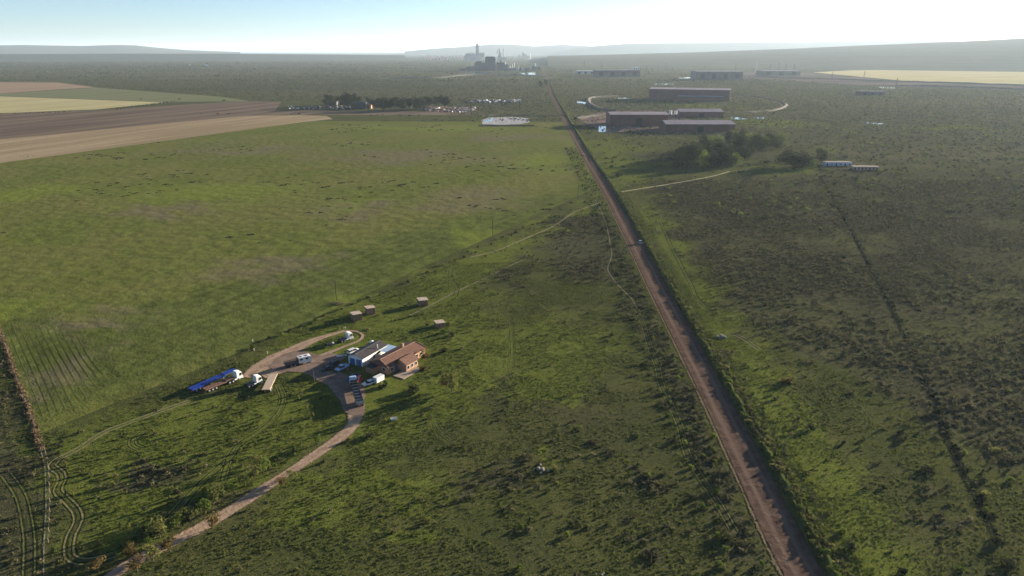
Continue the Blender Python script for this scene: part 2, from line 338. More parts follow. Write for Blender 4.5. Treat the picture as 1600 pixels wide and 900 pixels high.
wm = water_mat('still_water', (.03, .05, .06), .1)
for pts in [[(935, 206), (936, 197), (948, 197), (970, 203), (965, 208)], [(755, 191), (768, 184.5), (772, 185), (764, 191)], [(1142, 184), (1150, 183), (1168, 186), (1150, 187)], [(1178, 184), (1194, 183.5), (1193, 186), (1180, 186)],
            [(1350, 192), (1360, 191.5), (1385, 193.5), (1370, 194.5)], [(730, 113), (742, 112), (770, 113), (760, 115.5), (738, 115)], [(812, 114), (837, 113), (837, 118), (820, 117)], [(900, 158), (918, 160), (915, 163), (902, 161)], [(1373, 136), (1400, 137), (1398, 138.2), (1375, 137.6)],
            [(1060, 121.5), (1088, 120.5), (1088, 122.5), (1062, 122.5)], [(1020, 131), (1052, 131), (1052, 132.2), (1022, 132)], [(1070, 102), (1125, 103.4), (1120, 104.4), (1072, 103.2)], [(966, 152.5), (984, 153), (984, 154.2), (966, 154)]]:
    sheet('pond', pts, .12, wm)
MS = MB(); MS.quad(*[Vector((p[0], p[1], .6)) for p in [(-58000, 17000), (-6000, 26000), (-2000, 30000), (-2000, 55000), (-40000, 55000), (-58000, 30000)]][::-1])
prop(MS.build('sea', water_mat('sea_water', (.02, .06, .09), .25)), kind='structure')
# ---------------------------------------------------------------- hills
hm = field_mat('hill_scrub', (.06, .065, .04), (.10, .095, .06), 0, (.0012, .0012, 1), 1.0)
def hill(name, D, crest, front, back, z0=-5, seed=1, mat=hm):
    """crest: (u, v) of its skyline at distance D; a real ridge with front and back slopes"""
    us = [c[0] for c in crest]; n = 150; V = []; rows = 22
    for i in range(n):
        u = us[0]+(us[-1]-us[0])*i/(n-1); v = np.interp(u, us, [c[1] for c in crest])
        th = math.atan((u-800)/F/CP)
        dx, dy = math.sin(th), math.cos(th); hz = H+(78-v)/F*D*math.cos(th)*CP*1.0
        for j in range(rows):
            s = j/(rows-1)*2-1; r = D+(s*front if s < 0 else s*back); e = 1-abs(s)**1.6 if s > 0 else (1-abs(s))**.8*.5+.5*(1-abs(s)**2)
            q = Vector((dx*r, dy*r, 0)); nz = mnoise.fractal(q*.0012+Vector((seed, 0, 0)), 1, 2, 4)
            V.append((q.x, q.y, z0+(hz-z0)*e*(1+.10*nz*(1-e*.9))))
    Q = [(i*rows+j, (i+1)*rows+j, (i+1)*rows+j+1, i*rows+j+1) for i in range(n-1) for j in range(rows-1)]
    me = np_mesh(name, V, Q, mat, True); return prop(link(name, me), kind='structure')
hill('hillside', 7500, [(850, 87), (950, 84.5), (1050, 81.5), (1200, 75.5), (1300, 70.5), (1400, 66), (1500, 61), (1545, 58), (1600, 53), (1750, 45), (2100, 40)], 3300, 3000)
hill('ridge', 15000, [(880, 76), (915, 72), (960, 68.5), (1030, 67.5), (1200, 66), (1300, 64), (1390, 65), (1700, 66)], 2500, 2500, seed=4)
hill('distant_hills', 17000, [(650, 80), (690, 76), (735, 73), (770, 69.5), (800, 69.5), (832, 72.5), (870, 70), (905, 72), (940, 78)], 2500, 2500, seed=7)
hill('coastal_hills', 17000, [(-700, 66), (-200, 68), (0, 69), (50, 71.5), (120, 70.5), (200, 72), (250, 70.3), (275, 71), (310, 75), (345, 78), (420, 81)], 2500, 2500, seed=9)
hill('low_rise', 9500, [(-500, 84), (0, 84), (90, 84.2), (170, 84), (250, 83.5), (400, 83.5), (560, 85), (650, 86)], 900, 900, seed=12, mat=field_mat('far_woodland', (.03, .04, .025), (.06, .065, .04), 0, (.002, .002, 1), 1))
# ---------------------------------------------------------------- ribbons: roads, lanes, tracks
def spline(P, step):
    P = [Vector(p) for p in P]; Q = [P[0]*2-P[1]]+P+[P[-1]*2-P[-2]]; out = []
    for i in range(1, len(Q)-2):
        a, b, c, d = Q[i-1:i+3]; n = max(2, int((c-b).length/step))
        for k in range(n):
            t = k/n; out.append(.5*((2*b)+(c-a)*t+(2*a-5*b+4*c-d)*t*t+(3*b-a-3*c+d)*t**3))
    return out+[P[-1]]
LINES = []
def ribbon(name, pts, width, z, mat, step=3, off=0, prof=None, keep=0, kind='structure', wj=0, rough=.7):
    P = spline(PX(*pts), step); V = []; uv = []; L = 0; m = 2 if prof is None else len(prof)
    for i, p in enumerate(P):
        t = (P[min(i+1, len(P)-1)]-P[max(i-1, 0)]).normalized(); nrm = Vector((t.y, -t.x, 0)); L += (p-P[i-1]).length if i else 0
        W = width if not hasattr(width, '__len__') else np.interp(i/(len(P)-1), np.linspace(0, 1, len(width)), width)
        W *= 1+wj*mnoise.noise(Vector((L*.09, 3, 0)))
        for k in range(m):
            a = k/(m-1)-.5; h = z if prof is None else z+prof[k]*max(.15, 1+rough*(.6*mnoise.noise(Vector((L*.12, k*.3, 7)))+.6*mnoise.noise(Vector((L*.6, k*.5, 3)))))
            q = p+nrm*(a*W+off); V.append((q.x, q.y, h)); uv.append((k/(m-1), L))
    Q = [(i*m+k, i*m+k+1, (i+1)*m+k+1, (i+1)*m+k) for i in range(len(P)-1) for k in range(m-1)]
    me = np_mesh(name, V, Q, mat, prof is not None); ul = me.uv_layers.new(name='UVMap')
    ul.data.foreach_set('uv', np.array([uv[i] for q in Q for i in q], np.float32).ravel())
    if keep: LINES.append((P, keep, off))
    return prop(link(name, me), kind=kind)
ROAD = [(1420, 1150), (1258, 900), (1182, 750), (1107, 600), (1028, 450), (990, 375), (950, 300), (908, 231), (880, 181), (864, 150), (856, 130), (851, 115), (847, 100)]
mroad = ribbon_mat('gravel_road', (.075, .05, .038), (.125, .085, .063), .90, wheel=(.36, .26, (.17, .12, .09), .7), wash=.06, streak=.03)
ribbon('gravel_road', ROAD, 9.3, .10, mroad, 4, keep=5.2)
mverge = ribbon_mat('sandy_verge', (.15, .12, .07), (.21, .16, .10), .3)
ribbon('sandy_verge', ROAD, 1.5, .09, mverge, 2, off=-4.7, wj=.9)
mbank = plain('grassy_bank', (.075, .1, .03), .95, var=.4, scale=.8, bump=.3)
def bankmat():
    m, n, p, o = newmat('grassy_bank'); t = NT(n); nrm, h = grass_bump(t, 1.3, .8)
    t.link(t.mix(t.ramp(t.noise(.3, 4), .35, .65), (.036, .048, .015), (.066, .08, .022)), p.inputs['Base Color']); p.inputs['Roughness'].default_value = 1; p.inputs['Specular IOR Level'].default_value = 0; t.link(nrm, p.inputs['Normal']); return m
mbank = bankmat()
ribbon('grassy_bank', ROAD[:-2], 4.2, .02, mbank, .8, off=6.6, prof=[0, .8, 1.05, .8, .4, .15, 0], rough=1.2, wj=.3)
LANE = [(60, 1010), (175, 900), (260, 852), (340, 810), (430, 752), (500, 706), (545, 672), (556, 648), (551, 628), (538, 607), (515, 592), (487, 578), (452, 574), (428, 571)]
mlane = ribbon_mat('farm_lane', (.24, .165, .11), (.34, .25, .175), .82, wheel=(.45, .3, (.4, .28, .2), .6), streak=.1)
ribbon('farm_lane', LANE, (4, 4, 4, 4, 4.2, 4.6, 8, 8, 6), .10, mlane, 2, keep=3.0, wj=.35)
ribbon('farm_lane', [(385, 590), (405, 575), (432, 562), (462, 545), (490, 532), (515, 524), (540, 517)], (4, 9, 11, 7, 5, 3.2, 2), .11, mlane, 2, keep=2.5)
ribbon('farm_lane', [(540, 517), (556, 518), (567, 524), (560, 533), (535, 543), (510, 553), (480, 566), (440, 578), (410, 588)], (1.4, 1.4, 1.6, 2.4, 4.5, 6, 6), .12, mlane, 2, keep=1.5)
myard = field_mat('compacted_yard_soil', (.14, .10, .08), (.21, .155, .12), 0, (.15, .15, 1), .05)
def rough_sheet(name, pts, z, mat):
    P = spline(PX(*(list(pts)+[pts[0]])), 1.0)[:-1]
    P = [Vector((p.x+.6*mnoise.noise(p*.4), p.y+.9*mnoise.noise(p*.4+Vector((9, 0, 0))), z)) for p in P]
    if sum(P[k].x*P[(k+1) % len(P)].y-P[(k+1) % len(P)].x*P[k].y for k in range(len(P))) < 0: P = P[::-1]
    return prop(MB().quad(*P).build(name, mat), kind='structure')
rough_sheet('yard', [(418, 572), (440, 556), (470, 548), (500, 556), (520, 552), (540, 560), (500, 575), (540, 585), (566, 600), (570, 630), (566, 648), (540, 644), (528, 622), (505, 596), (470, 580), (440, 582)], .135, myard)
mtrk = ribbon_mat('wheel_rut', (.12, .14, .04), (.18, .18, .065), .55, alpha=.9)
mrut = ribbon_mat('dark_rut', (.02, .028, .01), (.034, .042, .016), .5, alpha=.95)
mpath = ribbon_mat('trodden_path', (.19, .17, .10), (.26, .22, .14), .6, alpha=.9)
mpale = ribbon_mat('pale_track', (.30, .28, .17), (.36, .33, .2), .7)
def track(pts, gap=1.7, w_=.5, mat=mtrk, rut=True, z=.05):
    for s in (-1, 1):
        ribbon('wheel_track', pts, w_, z, mat, 1.5, off=s*gap/2, wj=.5, keep=.3)
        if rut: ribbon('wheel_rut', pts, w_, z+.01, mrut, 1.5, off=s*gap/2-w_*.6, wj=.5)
PATH = [(930, 312), (937, 325), (947, 350), (955, 390), (955, 403), (950, 417), (952, 427), (967, 447), (987, 467), (995, 482)]
ribbon('footpath', PATH, .9, .06, mpath, 2, keep=1)
track([(995, 482), (1007, 513), (1017, 547), (1027, 573), (1033, 600), (1048, 633), (1063, 667), (1067, 687), (1077, 717), (1093, 743), (1113, 773), (1130, 800), (1147, 830)], z=.06)
ribbon('farm_track', [(640, 493), (667, 480), (710, 457), (753, 437), (781, 423), (821, 404)], 1.3, .05, mpath, 2, wj=.6)
ribbon('farm_track', [(735, 402), (775, 392), (806, 379), (832, 368), (862, 355), (881, 343), (896, 332), (912, 326), (940, 316)], 1.8, .05, mpath, 2, wj=.5, keep=1)
track([(705, 418), (702, 430), (706, 440), (713, 450), (710, 462), (700, 468), (672, 480)])
track([(764, 471), (781, 478), (793, 491), (797, 508), (799, 527), (800, 550), (798, 575)], w_=.4)
track([(741, 474), (755, 474), (764, 482), (761, 489)], w_=.4)
track([(790, 505), (803, 508), (832, 514), (872, 523)], w_=.35)
track([(295, 627), (225, 652), (162, 676), (125, 700), (95, 715)], w_=.75, gap=1.5, mat=mpath, rut=False)
track([(95, 715), (81, 727), (95, 740), (96, 752), (90, 767), (105, 782), (120, 800), (122, 815), (112, 835), (108, 855), (110, 870), (125, 877), (150, 875), (180, 866)], w_=.7, mat=ribbon_mat('clay_rut', (.16, .15, .06), (.22, .19, .09), .6))
track([(435, 602), (442, 620), (438, 638), (428, 652), (412, 668), (394, 680), (370, 697), (355, 717), (307, 760), (275, 797), (250, 820)], w_=.6)
track([(357, 717), (350, 740), (347, 752), (335, 765)]); track([(222, 675), (207, 688), (210, 697), (222, 702)], w_=.6)
track([(10, 742), (32, 775), (42, 815), (46, 850), (45, 900), (42, 980)], gap=2.0, w_=.6)
track([(680, 660), (690, 675), (710, 690)], w_=.4)
track([(1180, 740), (1000, 350)] if False else [(1030, 345), (1045, 380), (1060, 410), (1078, 445), (1085, 462), (1100, 480)], w_=.7)
track([(1140, 520), (1160, 528), (1185, 545)], w_=.6, mat=mpath)
for k in range(11):
    a = k*11.5; track([(12+a*.95, 500+k*1.5), (30+a, 545+k*1.5), (62+a*.97, 620-k*3), (75+a, 655-k*6)], gap=1.8, w_=.35, z=.05, rut=False, mat=mtrk)
mdk = ribbon_mat('overgrown_firebreak', (.018, .022, .014), (.03, .036, .02), .6, alpha=.9)
ribbon('overgrown_track', [(1280, 275), (1320, 345), (1365, 430), (1405, 510), (1450, 610), (1480, 690), (1530, 790), (1560, 850)], 2.6, .05, mdk, 3, wj=.5)
ribbon('pale_track', [(958, 302), (1000, 295), (1050, 287), (1110, 276), (1140, 268)], 2.8, .06, mpale, 4, keep=2, wj=.3)
ribbon('pale_track', [(1140, 268), (1200, 262), (1250, 258), (1300, 262), (1350, 266)], 3.2, .05, mpath, 4, wj=.5)
mfl = ribbon_mat('weedy_fence_strip', (.15, .11, .07), (.22, .16, .11), .6)
ribbon('bare_fence_strip', [(-40, 430), (0, 520), (25, 590), (50, 655), (64, 705)], 1.7, .06, mfl, 2, wj=.5, keep=.5)
ribbon('footpath', [(64, 705), (70, 730), (72, 790), (69, 850), (67, 960)], .38, .06, ribbon_mat('pale_footpath', (.17, .18, .13), (.23, .23, .18), .6), 1.5, wj=.6)
mring = ribbon_mat('ring_road_gravel', (.16, .125, .09), (.24, .19, .14), .7)
RING = [(1008, 150.5), (965, 151.5), (930, 153.5), (922, 157), (927, 163), (940, 169), (960, 173.5)]
ribbon('ring_road', RING, 9, .14, mring, 6)
mberm = plain('earth_berm', (.075, .07, .05), .95, var=.3, scale=.1, bump=.3)
ribbon('earth_berm', [(960, 173.5), (938, 171), (924, 165), (919, 158), (925, 153), (965, 150.5)], 10, .03, mberm, 8, prof=[0, 2, 3.2, 2, 0])
ribbon('earth_berm', [(900, 186), (930, 182), (955, 180)], 9, .03, mberm, 8, prof=[0, 2, 3, 2, 0])
ribbon('ring_road', [(1150, 150), (1175, 152), (1205, 158), (1222, 164), (1210, 170), (1170, 174), (1130, 176)], 7, .14, mring, 6)
ribbon('earth_berm', [(1150, 148), (1180, 150), (1212, 157), (1228, 164), (1212, 172), (1170, 176)], 8, .03, mberm, 8, prof=[0, 1, 2, 1, 0])
ribbon('earth_berm', [(748, 197), (835, 197)], 6, .02, mberm, 6, prof=[0, .8, 1.6, .8, 0])
ribbon('earth_berm', [(752, 181.5), (790, 180), (840, 181.5), (880, 181)], 6, .02, mberm, 6, prof=[0, .8, 1.6, .8, 0])
ribbon('rail_embankment', [(1400, 134), (1520, 137), (1700, 143), (2200, 155)], 22, .1, mberm, 30, prof=[0, 3, 4, 4, 0])
ribbon('rail_embankment', [(1180, 120), (1300, 124), (1450, 129), (1700, 137), (2200, 150)], 22, .1, mberm, 30, prof=[0, 3, 4, 4, 0])
ribbon('earth_berm', [(620, 121.5), (680, 122), (745, 117), (860, 119)], 26, .1, mberm, 30, prof=[0, 3, 4, 3, 0])
# ---------------------------------------------------------------- plants
def leaf_quads(C, size, rs, up=.3, flat=1.0):
    n = len(C); N = rs.normal(size=(n, 3)); N[:, 2] += up; N /= np.linalg.norm(N, axis=1)[:, None]
    A = np.cross(N, rs.normal(size=(n, 3))); A /= np.linalg.norm(A, axis=1)[:, None]; B = np.cross(N, A)
    s = (size*(.6+.8*rs.rand(n)))[:, None] if np.isscalar(size) else size[:, None]
    V = np.stack([C-A*s, C-B*s*.6, C+A*s, C+B*s*.6], 1).reshape(-1, 3)
    return V, np.arange(4*n).reshape(-1, 4)
def crown_pts(n, nc, r, h, z0, rs, taper=0.0, cl=.43):
    """leaf centres: nc clumps spread through an uneven crown"""
    P = []
    cs = []
    for k in range(nc):
        d = rs.normal(size=3); d /= np.linalg.norm(d); q = rs.rand()**.45
        z = (d[2]*q+1)/2; k_ = 1-taper*z
        cs.append(((d[0]*q*r*k_), d[1]*q*r*k_, z0+z*h, (.7+.6*rs.rand())*cl*r))
    for i in range(n):
        c = cs[rs.randint(nc)]; d = rs.normal(size=3); d /= np.linalg.norm(d)
        P.append((c[0]+d[0]*c[3], c[1]+d[1]*c[3], max(.03, c[2]+d[2]*c[3]*.75)))
    return np.array(P), cs
def tree_proto(seed, h, r, n, leaf, mat, nc=14, trunk=.35, taper=.2, low=False):
    rs = np.random.RandomState(seed)
    z0 = h*(.05 if low else .22); P, cs = crown_pts(n, nc, r, (h-z0)*.86, z0, rs, taper)
    V, Q = leaf_quads(P, leaf, rs); cm = np_mesh('crown', V, Q, mat)
    b = MB(); tr = trunk*h*.07; b.tube((0, 0, -.05), (r*.05, 0, h*.45), tr, tr*.6, 7)
    for c in cs[:7]: b.tube((r*.04, 0, h*(.2+.2*rs.rand())), (c[0]*.85, c[1]*.85, c[2]), tr*.45, tr*.12, 5)
    return cm, b.mesh('trunk', M['bark'])
TREES = dict(
 lane=[tree_proto(s, 3.9, 1.45, 650, .16, M[m], 12) for s, m in ((1, 'leafolive'), (2, 'leaf'), (3, 'leafred'), (4, 'leafolive'))],
 big=[tree_proto(s, 16, 6.8, 2300, .52, M[m], 22, low=True) for s, m in ((11, 'leafdark'), (12, 'leafdark'), (13, 'leafdark'), (14, 'leaf'))],
 tall=[tree_proto(s, 24, 9.0, 2000, .8, M['leafdark'], 18) for s in (21, 22, 23)])
def bush_proto(seed, r, h, n, leaf, mat, nc=9):
    rs = np.random.RandomState(seed); P, cs = crown_pts(n, nc, r*.8, h*.75, .05, rs, .2, .42)
    V, Q = leaf_quads(P, leaf, rs); return np_mesh('foliage', V, Q, mat)
BUSH = dict(green=[bush_proto(s, 1, 1.1, 220, .14, M['leaf']) for s in (31, 32, 33)], dark=[bush_proto(s, 1, .9, 220, .14, M['leafdark']) for s in (41, 42, 43)],
            olive=[bush_proto(s, 1, 1.1, 220, .14, M['leafolive']) for s in (51, 52)], russet=[bush_proto(55, 1, 1.0, 260, .13, M['leafred'])])
def put_tree(kind, k, loc, s, label, group=None, name='tree'):
    cm, tm = TREES[kind][k % len(TREES[kind])]
    t = thing(name, loc, random.uniform(0, 6.28), label, 'tree', group); t.scale = (s*random.uniform(.88, 1.12), s*random.uniform(.88, 1.12), s)
    link('crown', cm, t); link('trunk', tm, t); return t
def put_bush(kind, loc, r, label, group=None, h=1.0, name='bush', cat='bush'):
    me = random.choice(BUSH[kind]); o = link(name, me, None, loc, random.uniform(0, 6.28)); o.scale = (r, r*random.uniform(.8, 1.1), r*h)
    return prop(o, label, cat, group)
# trees along the farm lane
lane_t = [(398, 750, 3, .9), (382, 760, 0, .8), (360, 772, 1, .7), (340, 787, 3, 1.1), (322, 802, 1, .9), (298, 814, 0, .95), (278, 824, 1, .85), (250, 840, 3, 1.05), (332, 825, 2, .95), (207, 870, 2, .8), (266, 862, 2, .9), (240, 878, 0, 1.0), (215, 893, 2, .9), (155, 893, 2, .8), (231, 853, 1, .6), (412, 740, 1, 1.0), (403, 727, 3, .7), (456, 748, 0, .6), (440, 760, 2, .7), (497, 694, 1, .6)]
for i, (u, v, k, s) in enumerate(lane_t):
    where = 'beside the bare farm lane, ' + ('right of' if i in (8, 10, 11, 12, 17, 18) else 'left of') + ' its wheel tracks'
    n_ = sum(1 for q in lane_t[:i] if q[1] > v)
    lab = {0: 'pale olive', 1: 'bright green', 2: 'russet brown', 3: 'dusty olive green'}[k]
    size = 'small' if s < .75 else ('mid-sized' if s < 1 else 'broad')
    put_tree('lane', k, G(u, v), s*1.3, f'{size} {lab} tree {where}', 'small trees lining the farm lane')
# house garden trees
put_tree('lane', 3, G(706, 612), 2.1, 'tallest straggly olive tree in the grass right of the farmhouse')
put_tree('lane', 2, G(699, 608), 1.5, 'russet thin tree against the tallest tree right of the farmhouse')
put_tree('lane', 2, G(664, 563), 1.2, 'russet bushy tree at the far gable of the brick farmhouse')
put_bush('dark', G(645, 612), 2.4, 'big round dark shrub on the grass below the farmhouse porch', h=1.1)
put_bush('russet', G(663, 577), 1.7, 'reddish shrub in front of the farmhouse bay')
put_bush('green', G(606, 602), 1.7, 'leafy shrub beside the white box trailer', h=1.3)
put_bush('dark', G(598, 606), 1.4, 'dark low shrub between white sedan and box trailer')
put_bush('dark', G(694, 550), 2.2, 'dark green spreading shrub at the end of a long shadow beyond the farmhouse', h=.9)
put_bush('dark', G(706, 524), 1.8, 'dark bush in the rough grass near the low ruined hut', h=1.0)
put_bush('green', G(693, 520), 1.5, 'green bush just below the low ruined hut')
put_bush('dark', G(520, 570), 1.1, 'dark bush behind the parked vehicles by the blue doors')
# clump around the ruined hut and behind the huts
for (u, v, r, k) in [(700, 508, 1.2, 'green'), (668, 509, 1.1, 'dark'), (640, 496, 1.0, 'dark'), (632, 460, 1.0, 'green'), (617, 463, .9, 'dark'), (640, 545, 1.2, 'green'), (612, 520, .8, 'dark'), (575, 540, .9, 'green'), (530, 515, .9, 'olive')]:
    put_bush(k, G(u, v), r, 'low %s bush in the rough grass between huts and farmhouse' % dict(green='bright green', dark='dark green', olive='olive')[k], 'low bushes between the huts and the farmhouse')
# grove beyond the pale track, far right of the road
gl = 'trees of the dark grove beside the pale track'
R1 = random.Random(5)
grove = [(1062, 258), (1075, 252), (1068, 246), (1090, 249), (1100, 256), (1112, 259), (1125, 258), (1138, 258), (1150, 256), (1160, 250), (1167, 243), (1172, 236), (1105, 242), (1118, 238), (1130, 236), (1142, 238), (1152, 232), (1100, 232), (1110, 227), (1122, 223), (1135, 220), (1148, 218), (1160, 217), (1172, 220), (1184, 222), (1196, 226), (1208, 226), (1215, 230), (1160, 226), (1178, 230), (1190, 233), (1128, 247), (1140, 247), (1086, 240), (1222, 222), (1200, 220)]
for i, (u, v) in enumerate(grove):
    near = v > 245
    put_tree('big', R1.choice([0, 1, 2, 3]), G(u+R1.uniform(-2, 2), v+3), R1.uniform(.85, 1.15) if near else R1.uniform(.75, 1.05),
             'bushy dark green tree in the %s of the grove beside the pale track' % ('near edge' if near else 'back rows' if v < 232 else 'middle'), gl)
for i, (u, v, s, lab) in enumerate([(1225, 259, .9, 'dark spreading tree left of the small white-walled ruin'), (1240, 262, 1.0, 'largest dark tree over the small white-walled ruin'), (1254, 261, .95, 'dense dark tree right of the small white-walled ruin'), (1268, 263, .6, 'lower dusty tree between the second clump and the cottages'), (1284, 255, .8, 'tall thin tree behind the left end of the cottages'), (1280, 245, .65, 'bushy tree in the scrub behind the cottages'), (1232, 250, .8, 'dark tree at the back of the clump around the small ruin')]):
    put_tree('big', i, G(u, v), s, lab)
for i, (u, v, r, h) in enumerate([(966, 276, 4.2, 1.0), (955, 262, 3.4, .8), (975, 262, 3.0, 1), (985, 258, 3.6, .7), (960, 247, 3, .7), (945, 240, 2.6, .8), (935, 228, 2.4, 1), (1303, 252, 4, .6), (1320, 247, 4, .7), (970, 290, 2, .8), (990, 285, 2.2, .7)]):
    put_bush(['dark', 'green'][i % 2], G(u, v), r, ['wide dark thicket beside the gravel road above the pale track', 'green thicket beside the gravel road above the pale track'][i % 2] if i not in (7, 8) else 'wide dark thicket behind the cottages', 'thickets along the right edge of the gravel road' if i not in (7, 8) else 'thickets behind the cottages', h=h, name='thicket', cat='thicket')
# far farmstead grove
R2 = random.Random(8)
for i, (u, v, s) in enumerate([(512, 164, .95), (520, 163, .9), (528, 162, .8), (538, 167, 1.0), (545, 165, 1.15), (553, 166, 1.2), (548, 170, .8), (560, 163, .8), (583, 168, .8), (592, 170, .9), (600, 171, .95), (609, 171, .9), (618, 170, 1), (627, 170, .9), (600, 163, .8), (640, 168, .8), (650, 170, 1), (659, 170, 1.05), (668, 169, 1.0), (683, 166, .95), (691, 167, 1.1), (697, 167, .9), (575, 160, .6), (633, 161, .7)]):
    part_ = 'left group' if u < 570 else 'middle group' if u < 638 else 'right group'
    put_tree('tall', i, G(u, v+2), s, f'tall dark tree in the {part_} of the distant farmyard trees', f'distant farmyard trees, {part_}')
put_tree('tall', 0, G(853, 136), .9, 'lone dark tree beside the far end of the gravel road')
put_tree('tall', 1, G(845, 137), .8, 'lower dark tree left of the lone roadside tree')
# countable bushes over the near ground
spec = [(907, 669, .9, 'green'), (996, 683, .9, 'green'), (1013, 745, 1.0, 'green'), (1048, 794, .7, 'green'), (814, 824, .9, 'green'), (886, 837, 1.0, 'green'), (858, 767, .8, 'green'), (900, 818, 1.1, 'dark'), (1265, 670, 1.7, 'dark'), (1318, 693, 1.1, 'dark'), (1408, 689, 1.3, 'dark'), (1352, 687, .9, 'green'), (1345, 699, .8, 'green'), (1380, 763, 1.0, 'dark'), (1316, 832, 1.1, 'green'), (1325, 857, 2.1, 'dark'), (1575, 884, 2.1, 'dark'), (1410, 896, 1.6, 'dark'), (1556, 847, 1.6, 'dark'), (1580, 750, 1.1, 'green'), (1508, 709, 1.0, 'green'), (1476, 706, .7, 'green'), (1135, 843, 1.8, 'dark'), (1190, 884, 1.2, 'green'), (1541, 798, .8, 'green'), (1498, 893, 1.3, 'green'), (1046, 438, 2.2, 'dark'), (1117, 683, 1.3, 'green'), (1085, 637, .7, 'green'), (918, 490, .8, 'dark'), (931, 507, .7, 'dark'), (955, 524, 1.2, 'dark'), (916, 826, .8, 'dark'), (948, 822, .7, 'dark'), (1085, 778, 1.2, 'dark'), (1170, 574, 1.0, 'green'), (1175, 616, 1.0, 'green'), (1195, 645, .8, 'green'), (1335, 618, .8, 'green'), (813, 890, 1.0, 'green'), (545, 690, 1.1, 'dark'), (580, 682, 1.6, 'dark'), (1022, 878, .8, 'dark'), (1248, 655, .7, 'dark'), (1575, 612, .9, 'green'), (1235, 502, 1.5, 'dark'), (1205, 618, .8, 'green')]
put_bush('russet', G(1232, 597), 2.5, 'large round russet-brown bush casting a wide shadow right of the gravel road', h=.9)
for i, (u, v, r, k) in enumerate(spec):
    side = 'right of the gravel road' if u > 1258-(900-v)*.503 else 'in the open grass left of the gravel road'
    sz = 'small' if r < .9 else 'knee-high' if r < 1.2 else 'broad' if r < 1.8 else 'very broad'
    put_bush(k, G(u, v), r, f'{sz} {"dark" if k == "dark" else "light green"} bush {side}', f'scattered {k} bushes {side}')
R3 = random.Random(3)
def on_line(p, extra=0):
    for P, kdist, off in LINES:
        for q in P[::2]:
            if (q.x-p.x)**2+(q.y-p.y)**2 < (kdist+extra+abs(off))**2: return True
    return False
cnt = 0
while cnt < 105:
    u, v = R3.uniform(70, 520), R3.uniform(612, 880); t_ = (u-60)/480
    if v > 878-.42*(u-150)+0 or v < 690-.21*(u-60): continue
    p = G(u, v)
    if on_line(p, .5): continue
    cnt += 1; k = R3.choice(['dark', 'green', 'olive', 'olive', 'dark'])
    wh = 'beside the looping clay ruts' if u < 185 else 'close to the trees of the farm lane' if v > 800-.42*(u-200) else 'on the grass below the parked trailers' if v < 680 else 'in the middle of the plot inside the lane bend'
    put_bush(k, p, R3.uniform(.35, .62), 'little %s bush %s' % (dict(dark='dark', green='bright green', olive='yellowish')[k], wh), 'little bushes '+wh, h=2.3)
for i in range(34):      # hedge line between pasture and rough grass
    a = i/33; u = 395+a*470+R3.uniform(-6, 6); v = np.interp(u, [380, 640, 760, 936], [546, 440, 381, 306])+R3.uniform(-1, 5)
    put_bush('dark' if i % 3 else 'green', G(u, v), R3.uniform(.8, 1.7), 'dark scrubby bush on the old fence line between pasture and rough grass', 'bushes on the fence line along the pasture', h=.9)
for i in range(16):
    u = 183+i*6+R3.uniform(-2, 2); v = 176-(u-150)*.14
    put_bush('dark', G(u, v-.5), R3.uniform(2.0, 3.2), 'far dark bush on the border of the yellow stubble field', 'bushes on the border of the stubble field', h=.8)
for i in range(14):
    u = -5+i*9+R3.uniform(-3, 3)
    put_bush('dark', G(u, 178.3-u*.03), R3.uniform(1.4, 2.6), 'far dark bush on the near edge of the yellow stubble field', 'bushes on the near edge of the stubble field', h=.8)
for i, (u, v, r) in enumerate([(247, 223, 2), (300, 215, 1.2), (455, 179, 3), (468, 178.5, 4), (340, 178, 3), (357, 178, 3), (315, 178, 2), (580, 180, 3), (590, 180, 3), (598, 180, 2.5), (625, 180.5, 3), (640, 181, 3), (655, 181, 3), (350, 157.5, 6), (280, 155.5, 5), (220, 155, 4)]):
    put_bush('dark', G(u, v), r, 'dark flat bush on the edge of a far bare field', 'bushes on the edges of the far bare fields', h=.5)
for i in range(46):
    u, v = R3.uniform(1080, 1590), R3.uniform(290, 800)
    if u < 1100+(v-290)*.75: continue
    put_bush('dark' if i % 4 else 'olive', G(u, v), R3.uniform(.9, 2.0), 'wide %s bush standing out of the dark scrub right of the gravel road' % ('dark' if i % 4 else 'olive'), 'wide bushes in the dark scrub right of the gravel road', h=R3.uniform(.6, .9))
